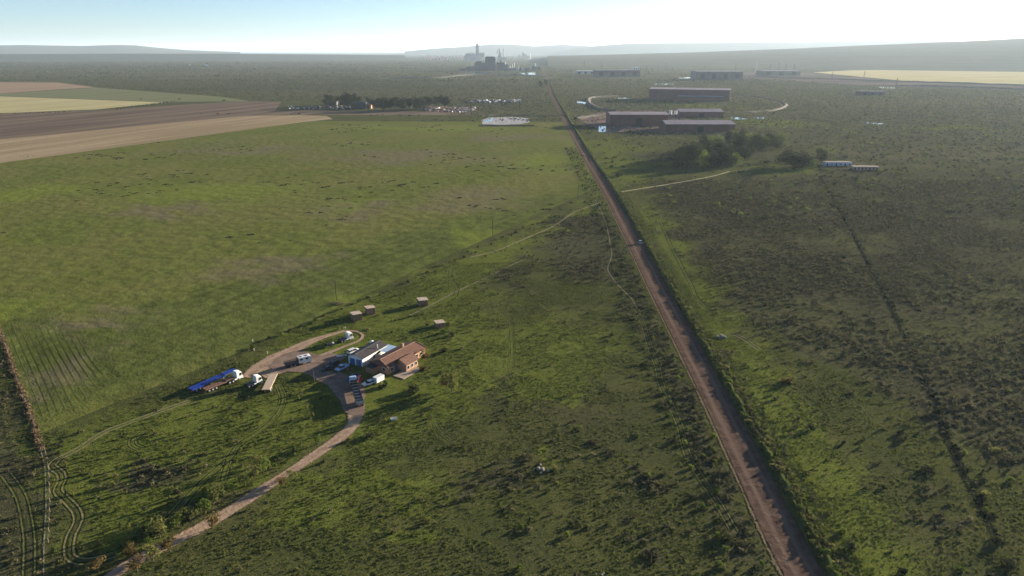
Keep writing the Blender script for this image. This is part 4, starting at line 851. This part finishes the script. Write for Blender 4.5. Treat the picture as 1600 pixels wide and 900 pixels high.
# huts
def hut(u, v, rz, label, w_=3.4, h=2.7, win=False, low=False):
    t = thing('hut', G(u, v), rz, label, 'hut'); a = w_/2
    for y in (-a, a):
        for i in range(3): MB().box((-a+w_*(i+.5)/3, y, h/2), (w_/3-.04, .1+.015*(i % 2), h)).build('wall_panel', M['shack'], t)
    for i in range(3): MB().box((-a, -a+w_*(i+.5)/3, h/2), (.1+.015*(i % 2), w_/3-.04, h)).build('wall_panel', M['shack'], t)
    if win:
        MB().box((a, -a+.55, h/2), (.1, 1.1, h)).box((a, 1.15, h/2), (.1, 1.1, h)).box((a, .2, h-.3), (.1, .9, .6)).box((a, .2, .4), (.1, .8, .8)).build('window_wall', M['shack'], t)
    else:
        for i in (0, 2): MB().box((a, -a+w_*(i+.5)/3, h/2), (.1, w_/3-.04, h)).build('wall_panel', M['shack'], t)
        MB().box((a, 0, h*.42), (.07, w_/3-.1, h*.84)).build('door', M['wood'], t)
    for i in range(4): MB().box((0, -a-.2+(w_+.4)*(i+.5)/4, h+.06+.01*(i % 2)), (w_+.5, (w_+.4)/4-.03, .06), ry=.03).build('roof_sheet', M['tin'], t)
    for s in (-.3, .4): MB().box((s*w_, s*w_*.7, h+.17), (.35, .22, .14)).build('roof_stone', M['stone'], t)
hut(557, 499, .55, 'square brown hut with pale flat roof, leftmost of the row beyond the loop')
hut(578.5, 489.5, .5, 'square brown hut with pale flat roof, middle of the row beyond the loop', 3.2)
hut(660.5, 476, .35, 'brown hut with a window opening standing alone beside the wheel track', 3.6, 2.5, True)
hut(687, 509, .4, 'low ruined hut with bushes around it nearest the farmhouse', 3.2, 1.7)
# yard odds and ends
t = thing('water_tank', G(581, 539), 0, 'round white water tank behind the garage', 'water tank'); MB().tube((0, 0, 0), (0, 0, 1.5), .75, n=20).build('drum', M['white'], t); MB().tube((0, 0, 1.5), (0, 0, 1.75), .75, .15, 20).build('lid', M['white'], t)
t = thing('panel_sheet', G(534, 556), .4, 'pale flat board lying in the grass beside the white van', 'board'); MB().box((0, 0, .12), (3.4, 1.1, .08), ry=.05).build('board', M['white'], t); MB().box((0, 0, .04), (.2, 1.0, .08)).build('batten', M['wood'], t)
t = thing('scrap_pile', G(545, 580), 0, 'small heap of drums and boards beside the pale blue pickup', 'scrap heap')
for x, y in ((0, 0), (.7, .3), (-.6, .4)): MB().tube((x, y, 0), (x, y, .85), .29, n=12).build('drum', M['rust'], t)
MB().box((.2, -.6, .3), (1.8, .25, .12), ry=.3).build('plank', M['wood'], t)
t = thing('bathtub', G(615.5, 656), .3, 'white bathtub lying in the grass below the farmhouse shrub', 'bathtub')
MB().add([(x*k, y*k, z) for k, z in ((1, .6), (.75, .0)) for x, y in ((-.9, -.42), (.9, -.42), (.9, .42), (-.9, .42))], [(3, 2, 1, 0)[::-1] if False else (4, 5, 6, 7), (0, 1, 5, 4), (1, 2, 6, 5), (2, 3, 7, 6), (3, 0, 4, 7)]).build('basin', M['white'], t)
MB().box((0, .43, .6), (1.9, .1, .06)).box((0, -.43, .6), (1.9, .1, .06)).build('rim', M['white'], t)
def rocks(u, v, n, s, label, seed, name='stone_pile', cat='stone pile', mat='stone'):
    t = thing(name, G(u, v), 0, label, cat); R = random.Random(seed)
    for i in range(n):
        a = R.uniform(.5, 1)*s; x, y = R.gauss(0, s*1.1), R.gauss(0, s*.7); b = MB(); vs = []
        for z, k in ((0, 1), (.5, .9), (.8, .45)):
            for q in range(7): th = q*.9; rr = a*.6*k*R.uniform(.8, 1.15); vs.append((x+rr*math.cos(th), y+rr*math.sin(th), z*a))
        b.add(vs, [(j*7+q, j*7+(q+1) % 7, (j+1)*7+(q+1) % 7, (j+1)*7+q) for j in range(2) for q in range(7)]+[tuple(range(14, 21))]); b.build('stone', M[mat], t)
rocks(850, 733, 9, 1.0, 'pale stone pile in the open grass with a bush beside it', 1)
put_bush('olive', G(866, 733), 1.2, 'olive bush just right of the pale stone pile')
rocks(1128, 527, 8, 1.1, 'grey rock heap in the green strip right of the gravel road', 2)
rocks(935, 897, 3, .5, 'small white stones at the bottom edge of the open grass', 3, 'stone', 'stones')
rocks(177, 832, 2, .35, 'small white stone in the grassy plot enclosed by the farm lane', 4, 'stone', 'stone')
rocks(537, 512, 4, .5, 'white rubble beside the leftmost hut', 5, 'rubble', 'rubble')
rocks(1240, 787, 3, .4, 'pale stones on the right bank of the gravel road', 6, 'stone', 'stones')
# brush pile with a pole beside it
X = G(527, 475); t = thing('brush_pile', X, 0, 'dark brushwood pile at the foot of the pole on the pasture edge', 'brushwood'); b = MB(); R = random.Random(4)
for i in range(60):
    a = R.uniform(0, 6.28); b.tube((R.gauss(0, 1.6), R.gauss(0, .9), R.uniform(0, .3)), (R.gauss(0, 1.8), R.gauss(0, 1.0), R.uniform(.3, 1.2)), .05, .02, 4)
b.build('branches', M['wood'], t)
# poles
def pole(u, v, h, label, group=None, arm=True):
    t = thing('utility_pole', G(u, v), .4, label, 'pole', group); MB().tube((0, 0, -.1), (0, 0, h), .14, .1, 8).build('post', M['pole'], t)
    if arm: MB().box((0, 0, h-.5), (.12, 1.9, .12)).build('crossarm', M['pole'], t)
    for y in (-.8, 0, .8):
        if arm: MB().tube((0, y, h-.42), (0, y, h-.2), .05, n=6).build('insulator', M['grey'], t)
    return t
PL = [pole(526, 470, 9, 'tall wooden pole beside the brushwood pile on the pasture edge'), pole(770, 368, 9, 'tall wooden pole on the pasture fence line between the huts and the road'), pole(903, 312, 10.5, 'tall wooden pole nearest the gravel road, by the end of the farm track'),
      pole(491, 597, 4.5, 'short pole at the yard corner beside the beige trailer', arm=False), pole(558, 580, 4, 'short pole in front of the blue garage doors', arm=False)]
pts = [o.location+Vector((0, 0, h)) for o, h in ((PL[0], 8.7), (PL[1], 8.7), (PL[2], 10.2))]
t = thing('power_line', pts[0], 0, 'thin overhead wire strung between the three tall wooden poles', 'power line')
for k in (-.7, .7):
    b = MB()
    for a, c in zip(pts, pts[1:]):
        q = [a.lerp(c, i/10)-pts[0]+Vector((.3*k, k, -1.4*(1-(i/5-1)**2))) for i in range(11)]
        for i in range(10): b.tube(q[i], q[i+1], .012, n=3)
    b.build('wire', M['steel'], t)
# fence on the left and along the road
def fence(pts, label, n, off=0, h=1.2):
    P = spline(PX(*pts), 1.0); L = len(P); t = thing('wire_fence', P[0], 0, label, 'fence'); pm_ = cm(('fp', h), lambda: MB().box((0, 0, h/2), (.13, .13, h)).mesh('fence_post', M['wood']))
    Q = []
    for i in range(n):
        k = min(L-1, int(i*(L-1)/(n-1))); tt = (P[min(k+1, L-1)]-P[max(k-1, 0)]).normalized(); q = P[k]+Vector((tt.y, -tt.x, 0))*off; Q.append(q); link('fence_post', pm_, t, q-P[0])
    for z in (.4, .75, 1.1):
        b = MB()
        for a, c in zip(Q, Q[1:]): b.tube(a-P[0]+Vector((0, 0, z)), c-P[0]+Vector((0, 0, z)), .012, n=3)
        b.build('wire', M['steel'], t)
fence([(-40, 430), (0, 520), (25, 590), (50, 655), (64, 705)], 'wire fence standing in the brown weedy strip on the left edge of the pasture', 34)
fence([(1350, 1050), (1258, 900), (1182, 750), (1107, 600), (1028, 450), (990, 375), (950, 300)], 'roadside wire fence on the grass right of the gravel road', 60, 10.5)
fence([(64, 705), (70, 730), (72, 790), (69, 850)], 'wire fence beside the thin pale footpath at the left', 12, -.8)
for (u, v, l) in [(395, 534, 'short white marker post on the pasture edge above the parked tractor unit'), (397, 548, 'short white marker post just below another one on the pasture edge'), (418, 553, 'short white marker post at the top of the wide bare yard entrance')]:
    t = thing('marker_post', G(u, v), 0, l, 'post'); MB().box((0, 0, .4), (.16, .16, .8)).build('post', M['concrete'], t); MB().box((0, 0, .83), (.24, .24, .06)).build('cap', M['white'], t)
# ---------------------------------------------------------------- cottages by the grove
def cottage(u, v, rz, L, label, W=6, h=2.8, roof='grey', nwin=5, name='cottage'):
    t = thing(name, G(u, v), rz, label, 'house'); MB().box((0, W/2, h/2), (L, W, h)).build('wall', M['bluegrey' if roof == 'blue' else 'slab'], t)
    for i in range(4): MB().box((-L/2-.2+(L+.4)*(i+.5)/4, W/2, h+.25+.01*(i % 2)), ((L+.4)/4-.05, W+.6, .1)).build('roof_sheet', M['wood'], t)
    for i in range(nwin): wall_windows(t, -L/2+L*(i+.5)/nwin, -.03, 1.35 if i % 2 else 1.05, 1.1, 1.2 if i % 2 else 2.0, 'x', frame='steel', nm='window' if i % 2 else 'doorway')
cottage(1310, 259, -.02, 24, 'longer pale blue-walled cottage row with dark openings', roof='blue', nwin=6, h=3)
cottage(1353, 265.5, -.06, 22, 'white-walled cottage row with open doorways right of the pale blue one', nwin=7, h=2.6)
cottage(1244, 256, 0, 5, 'small white-walled ruin half hidden under the dark trees', nwin=1)
for i, (u, v, r) in enumerate([(1292, 268, 2.5), (1300, 270, 2), (1330, 266, 2.6), (1336, 270, 2.2), (1374, 268, 3), (1384, 266, 2.6), (1395, 270, 2.4), (1372, 273, 2.2), (1408, 272, 2.6), (1283, 266, 3)]):
    put_bush(['green', 'dark'][i % 2], G(u, v), r, ['green', 'dark'][i % 2]+' bush in the overgrown ground around the two cottages', 'bushes around the two cottages', h=.8)
# ---------------------------------------------------------------- big sheds
def shed(p0, p1, W, he, hr, label, wall='shedred', roof='shedroof', strips=12, doors=(.5,), flat=False, name='warehouse'):
    A, B, ang, L = heading(p0, p1); t = thing(name, A, ang, label, 'warehouse')
    n = max(4, int(L/9))
    MB().add([(0, 0, 0), (0, W, 0), (0, W, he), (0, W/2, hr), (0, 0, he), (L, 0, 0), (L, W, 0), (L, W, he), (L, W/2, hr), (L, 0, he)],
             [(0, 1, 2, 3, 4), (9, 8, 7, 6, 5), (0, 5, 6, 1), (0, 4, 9, 5), (1, 6, 7, 2), (2, 7, 8, 3), (3, 8, 9, 4)]).build('wall', M[wall], t)
    for i in range(n): MB().box((L*(i+.5)/n, -.12, he/2-.2), (L/n-.5, .3, he-.6)).build('cladding_panel', M[wall], t)
    for i in range(n):
        a, b_ = -.6+(L+1.2)*i/n, -.6+(L+1.2)*(i+1)/n-.25; z = .3+.05*(i % 2)
        for y0, y1 in ((-1, W/2), (W+1, W/2)):
            e = he-(hr-he)/(W/2)*1
            MB().add([(a, y0, e+z), (b_, y0, e+z), (b_, y1, hr+z), (a, y1, hr+z), (a, y0, e+z-.25), (b_, y0, e+z-.25), (b_, y1, hr+z-.25), (a, y1, hr+z-.25)], [(0, 1, 2, 3), (7, 6, 5, 4), (0, 4, 5, 1), (2, 6, 7, 3), (1, 5, 6, 2), (3, 7, 4, 0)]).build('roof_sheet', M[roof], t)
    for d in doors: MB().box((L*d, -.4, he*.36), (8, .2, he*.7)).build('door', M['black'], t)
    return t, L
shed((1040, 206), (1148, 206), 44, 9.5, 12.5, 'red-brown warehouse with grey roof nearest the dark grove', doors=(.5,))
shed((953, 196.5), (1044, 196.5), 44, 15, 17, 'tall red-brown warehouse beside the blue pond', doors=(.5,), wall='shedred')
shed((1062, 183), (1130, 183), 40, 8, 11, 'red-brown warehouse behind the one nearest the grove')
t, L = shed((1014, 156), (1140, 158.5), 60, 22, 24, 'longest red-brown warehouse inside the ring road', doors=())
MB().box((L*.64, -8, 10), (L*.56, 16, .6)).build('canopy_roof', M['blueroof'], t); MB().box((L*.64, -16, 4.5), (L*.55, .5, 9)).build('canopy_wall', M['shedred'], t)
t = thing('tank_pair', G(1056, 187), 0, 'two white tanks on legs in the gap between the warehouses', 'tanks')
for x in (-9, -1): MB().tube((x, 0, 8), (x, 0, 13.5), 2.2, n=12).build('tank', M['white'], t); MB().box((x, 0, 4), (1.2, 1.2, 8)).build('leg', M['steel'], t)
def box_shed(u0, u1, v, h, W, label, wall='plant', name='industrial_shed', roof='plant'):
    A, B, ang, L = heading((u0, v), (u1, v)); t = thing(name, A, ang, label, 'industrial shed'); n = max(3, int(L/40))
    MB().box((L/2, W/2, h/2), (L, W, h)).build('wall', M[wall], t)
    for i in range(n): MB().box((L*(i+.5)/n, W/2, h+.6), (L/n-3, W+2, 1.4), top=(1, .7)).build('roof_bay', M[roof], t)
    for i in range(n): MB().box((L*(i+.5)/n, -.3, h*.45), (L/n*.35, .8, h*.6)).build('door', M['black'], t)
    return t
box_shed(930, 1000, 120, 24, 90, 'long dark far shed left of the bright roof strip')
box_shed(1088, 1160, 125, 28, 90, 'long dark far shed beyond the ring road warehouse')
box_shed(1190, 1250, 118, 18, 70, 'dark far substation building at the foot of the hillside')
box_shed(989, 999, 109.5, 14, 40, 'small bright white far building above the long dark shed', 'white', roof='white')
box_shed(900, 930, 116, 14, 60, 'low pale far shed left of the long dark one', 'concrete', roof='concrete')
box_shed(1344, 1382, 149, 8, 26, 'low dark mound-like shed before the railway embankment', 'plant')
# ---------------------------------------------------------------- the plant on the horizon
def at(u, v): return G(u, v)
def s_at(v): return (G(801, v)-G(800, v)).length        # metres per pixel there
def blocks(name, u, v, label, cat, items, mats=None):
    """items: (du, w px, z0 px, z1 px, depth m, mat, part[, shape])"""
    P = at(u, v); m = s_at(v); t = thing(name, P, -math.atan2(P.x, P.y), label, cat)
    for it in items:
        du, w_, z0, z1, dep, mt, part = it[:7]; sh = it[7] if len(it) > 7 else 'box'
        if sh == 'box': MB().box((du*m, dep*.5, (z0+z1)/2*m), (w_*m, dep, (z1-z0)*m)).build(part, M[mt], t)
        elif sh == 'cyl': MB().tube((du*m, w_*m/2, z0*m), (du*m, w_*m/2, z1*m), w_*m/2, n=14).build(part, M[mt], t)
        elif sh == 'cone': MB().tube((du*m, w_*m/2, z0*m), (du*m, w_*m/2, z1*m), w_*m/2, w_*m*.1, 12).build(part, M[mt], t)
        elif sh == 'slope': MB().tube((du*m, dep, z0*m), ((du+w_)*m, dep, z1*m), 3.5, n=6).build(part, M[mt], t)
    return t
blocks('power_plant', 766, 110.5, 'tall dark rectangular boiler house with stepped dark annexes', 'power plant', [
    (0, 16, 0, 20, 60, 'plant', 'boiler_house'), (0, 13, 20, 21, 50, 'plant', 'roof_house'), (-16, 16, 0, 12, 50, 'plant', 'annex'), (-18, 8, 12, 14, 40, 'plant', 'roof_vent'), (-30, 14, 0, 6, 50, 'plant', 'turbine_hall'), (-42, 12, 0, 3.5, 50, 'plant', 'low_hall'), (10, 4, 0, 9, 40, 'orange', 'lift_tower'), (9, 1, 0, 15, 0, 'white', 'flue', 'cyl')]+
    [(9+i*2.5, 2.3, 0, 13-abs(i-3)*1.3+(i % 2)*2, 40, 'plant', 'process_block') for i in range(8)])
blocks('cement_works', 746, 95, 'far preheater tower with round top rising over pale blue-grey halls', 'cement works', [
    (0, 5, 8, 23, 60, 'concrete', 'preheater_tower'), (0, 3.5, 23, 25.5, 50, 'concrete', 'tower_head'), (-3, 22, 0, 9, 120, 'concrete', 'kiln_hall'), (-14, 9, 0, 11, 100, 'concrete', 'mill_hall'), (-17, 8, 0, 7.5, 100, 'concrete', 'store'), (7, 8, 5, 12, 90, 'concrete', 'raw_mill'), (-2, 26, 9, 10.5, 70, 'concrete', 'conveyor_gallery')]+
    [(-8+i*3, 1.6, 9, 13-(i % 3), 40, 'concrete', 'silo', 'cyl') for i in range(6)])
blocks('loading_tower', 781, 94.5, 'pointed loading tower with a sloping white conveyor', 'loading tower', [
    (0, 4.5, 0, 12, 60, 'concrete', 'tower'), (0, 4, 12, 19, 60, 'concrete', 'tower_head', 'cone'), (5.5, 2.2, 0, 17, 40, 'concrete', 'stack', 'cyl'), (-5.5, 5, 0, 10, 20, 'white', 'conveyor', 'slope'), (-5, 3, 10, 18, 20, 'concrete', 'jib', 'slope'), (4, 14, 0, 5, 70, 'concrete', 'shed')])
blocks('silo_plant', 820, 92.5, 'small far industrial plant with pinkish walls right of the loading tower', 'silo plant', [(0, 5, 0, 8, 60, 'pink', 'hall'), (-3, 2, 0, 10.5, 40, 'concrete', 'tower'), (5, 6, 0, 5, 60, 'pink', 'store'), (8, 1.5, 0, 9, 30, 'white', 'silo', 'cyl'), (-18, 2, 0, 4, 30, 'white', 'tank', 'cyl'), (-8, 3, 0, 6, 60, 'concrete', 'hall')])
for i, (u, v, w_, h, lab) in enumerate([(797, 108, 1.6, 5, 'leftmost'), (800.3, 107.5, 1.4, 7, 'second'), (803.5, 105, 1.3, 6.5, 'third'), (810.5, 108, 1.4, 4.5, 'short fourth'), (836.5, 108, 1.8, 8, 'detached last'), (789.5, 101, 1.5, 4.5, 'rear')]):
    blocks('silo', u, v, f'{lab} of the bright white silos right of the boiler house', 'silo', [(0, w_, 0, h, 30, 'white', 'shell', 'cyl'), (0, w_, h, h+.8, 30, 'grey', 'top_cone', 'cone')], None)
R = random.Random(12)
for i in range(13):
    blocks('process_building', 792+i*4.2+R.uniform(-1, 1), 110+R.uniform(-2, 2), 'low dark process building in the row right of the boiler house', 'process building', [(0, R.uniform(2.5, 5), 0, R.uniform(2, 6.5), 40, R.choice(['plant', 'plant', 'concrete']), 'hall'), (R.uniform(-1, 1), .7, 0, R.uniform(5, 9), 20, 'plant', 'stack', 'cyl')], None)['group'] = 'process buildings right of the boiler house'
for i in range(26):
    u = 664+i*2.45+R.uniform(-.4, .4); back = i % 2
    blocks('far_house', u, 93.5-back*2.6-R.uniform(0, .8), 'pinkish sunlit far building left of the preheater tower' if not back else 'pale far building in the back row left of the preheater tower', 'building', [(0, R.uniform(1.2, 2.0), 0, R.uniform(3.2, 5.6)*(.8 if back else 1), 50, R.choice(['pink', 'pink', 'pink', 'white']), 'wall'), (0, 2.1, 3.0, 3.9, 60, 'concrete', 'roof')], None)['group'] = 'pink and white buildings left of the preheater tower' if not back else 'back row buildings left of the preheater tower'
for (u, v, w_, h, lab) in [(171, 80.6, 4, 1.4, 'tiny bright white far building at the foot of the coastal hills'), (326, 83.3, 6, 1.6, 'tiny white far building on the coast beyond the low rise'), (323, 103, 5, 2.5, 'small white far building in the middle of the scrubland'), (297, 102.5, 2.5, 2.2, 'tiny white hut left of the small white building in the scrubland'), (645, 85, 4, 1.5, 'small pale far shed left of the pink buildings'), (1275, 72, 3, 1, 'tiny white building on the skyline of the hillside'), (50, 88.5, 5, 1, 'tiny pale building at the edge of the far left woodland')]:
    blocks('far_building', u, max(v, 82.5), lab, 'building', [(0, w_, 0, h, 40, 'white', 'wall'), (0, w_*1.05, h, h+.4, 42, 'grey', 'roof')], None)
# masts and pylons by the substation
for i, (u, v, h) in enumerate([(1181, 113, 16), (1203, 113, 13), (1216, 113, 15), (1227, 114, 14), (1240, 115, 15), (1149, 112, 13), (1300, 124, 12), (1400, 136, 14), (1040, 110, 12), (1101, 113, 11), (1010, 113, 10), (1350, 121, 10), (913, 107, 11), (940, 110, 11)]):
    P = at(u, v); m = s_at(v); hh = h*m; t = thing('pylon', P, .3, ('tall pale-topped' if i in (0,) else 'thin dark') + ' lattice pylon ' + ('near the substation' if i < 6 else 'crossing the plain beyond the warehouses'), 'pylon', None if i == 0 else ('thin pylons near the substation' if i < 6 else 'thin pylons crossing the plain'))
    b = MB(); w0 = hh*.07
    for sx in (-1, 1):
        for sy in (-1, 1): b.tube((sx*w0, sy*w0, 0), (0, 0, hh), .35, .2, 4)
    for k in range(5):
        z = hh*k/6; z2 = hh*(k+1)/6; a = w0*(1-k/6); c = w0*(1-(k+1)/6); b.tube((-a, -a, z), (c, -c, z2), .22, n=4).tube((a, a, z), (-c, c, z2), .22, n=4)
    b.build('lattice_mast', M['white' if i == 0 else 'steel'], t)
    for k in (.72, .86): MB().box((0, 0, hh*k), (hh*.28, .5, .5)).build('crossarm', M['white' if i == 0 else 'steel'], t)
# ---------------------------------------------------------------- far farmyard: barns, scrap, rubble
def barn(u0, u1, v, h, W, label, wall, roof, hr=2):
    A, B, ang, L = heading((u0, v), (u1, v)); t = thing('barn', A, ang, label, 'barn'); gable_box = [(0, 0, 0), (0, W, 0), (0, W, h), (0, W/2, h+hr), (0, 0, h), (L, 0, 0), (L, W, 0), (L, W, h), (L, W/2, h+hr), (L, 0, h)]
    MB().add(gable_box, [(0, 1, 2, 3, 4), (9, 8, 7, 6, 5), (0, 5, 6, 1), (0, 4, 9, 5), (1, 6, 7, 2), (2, 7, 8, 3), (3, 8, 9, 4)]).build('wall', M[wall], t)
    for y0, y1 in ((-.6, W/2), (W+.6, W/2)): MB().add([(-.5, y0, h+.1), (L+.5, y0, h+.1), (L+.5, y1, h+hr+.2), (-.5, y1, h+hr+.2), (-.5, y0, h-.1), (L+.5, y0, h-.1), (L+.5, y1, h+hr), (-.5, y1, h+hr)], [(0, 1, 2, 3), (7, 6, 5, 4), (0, 4, 5, 1), (2, 6, 7, 3), (1, 5, 6, 2), (3, 7, 4, 0)]).build('roof', M[roof], t)
    MB().box((L*.5, -.05, h*.35), (min(4, L*.3), .3, h*.7)).build('door', M['black'], t)
barn(548, 571, 170.5, 9, 22, 'big dark barn left of the orange-walled house in the far farmyard', 'plant', 'darkroof', 3)
barn(571, 580, 170, 7, 10, 'orange-walled house in the middle of the far farmyard', 'orange', 'tin', 3)
barn(508, 526, 165, 6, 16, 'dark low barn at the left end of the far farmyard', 'plant', 'darkroof')
barn(541, 547, 169, 4, 6, 'tiny white building between the far farmyard trees', 'white', 'white', 1.5)
barn(585, 594, 168, 5, 10, 'grey-roofed building right of the orange-walled house', 'plant', 'grey')
barn(520, 530, 162, 4, 8, 'pale-roofed shed under the left group of far farmyard trees', 'concrete', 'tin', 1)
R = random.Random(31)
def junk(name, u0, u1, v0, v1, n, mats, smin, smax, hmax):
    b = [MB() for _ in mats]
    for i in range(n):
        p = G(R.uniform(u0, u1), R.uniform(v0, v1)); s = R.uniform(smin, smax); b[min(int(R.random()**2*len(mats)), len(mats)-1)].box((p.x, p.y, s*.3), (s*R.uniform(.8, 2), s, R.uniform(.5, hmax)), R.uniform(0, 3), top=(.8, .8))
    for k, q in enumerate(b): q.build(name, M[mats[k]], None, kind='stuff')
junk('scrap_vehicles', 450, 560, 166, 171, 170, ['scrap', 'black', 'black', 'grey', 'scrap', 'grey'], 1.5, 3, 2.6)
junk('rubble', 664, 742, 167, 174, 260, ['scrap', 'shack', 'scrap', 'shack', 'shack', 'grey'], 1.5, 4.5, 2.5)
junk('dark_scrap_heap', 735, 812, 157, 161, 200, ['scrap', 'black', 'scrap', 'black', 'grey', 'grey'], 2, 6, 4.5)
junk('yard_clutter', 690, 738, 172.5, 176, 80, ['black', 'red', 'grey'], 1.5, 3, 2)
for (u0, u1, v, h, lab) in [(664, 690, 171.5, 4, 'pinkish sand heap below the right group of far farmyard trees'), (712, 738, 173, 3, 'reddish sand heap at the right end of the far farmyard')]:
    A, B, ang, L = heading((u0, v), (u1, v)); t = thing('sand_heap', (A+B)/2, ang, lab, 'sand heap'); V = []; n = 24
    for j in range(5):
        for i in range(n): th = 2*math.pi*i/n; k = 1-j/4.6; V.append((L/2*k*math.cos(th)*(1+.1*math.sin(3*th)), 9*k*math.sin(th), h*(j/4)**.8*(1+.15*math.sin(5*th))))
    MB().add(V, [(j*n+i, j*n+(i+1) % n, (j+1)*n+(i+1) % n, (j+1)*n+i) for j in range(4) for i in range(n)]+[tuple(range(4*n, 5*n))]).build('mound', M['beige'], t)
# ---------------------------------------------------------------- haze
m = bpy.data.materials.new('haze_air'); m.use_nodes = True; n = m.node_tree; n.nodes.remove(n.nodes['Principled BSDF'])
pv = n.nodes.new('ShaderNodeVolumePrincipled'); pv.inputs['Color'].default_value = (.66, .83, 1.0, 1); pv.inputs['Density'].default_value = HAZE; pv.inputs['Anisotropy'].default_value = .3
n.links.new(pv.outputs[0], n.nodes['Material Output'].inputs['Volume'])
hz = MB().box((0, 0, (HAZE_TOP-7)/2), (150000, 150000, HAZE_TOP+7)).build('haze', m); prop(hz, kind='stuff')
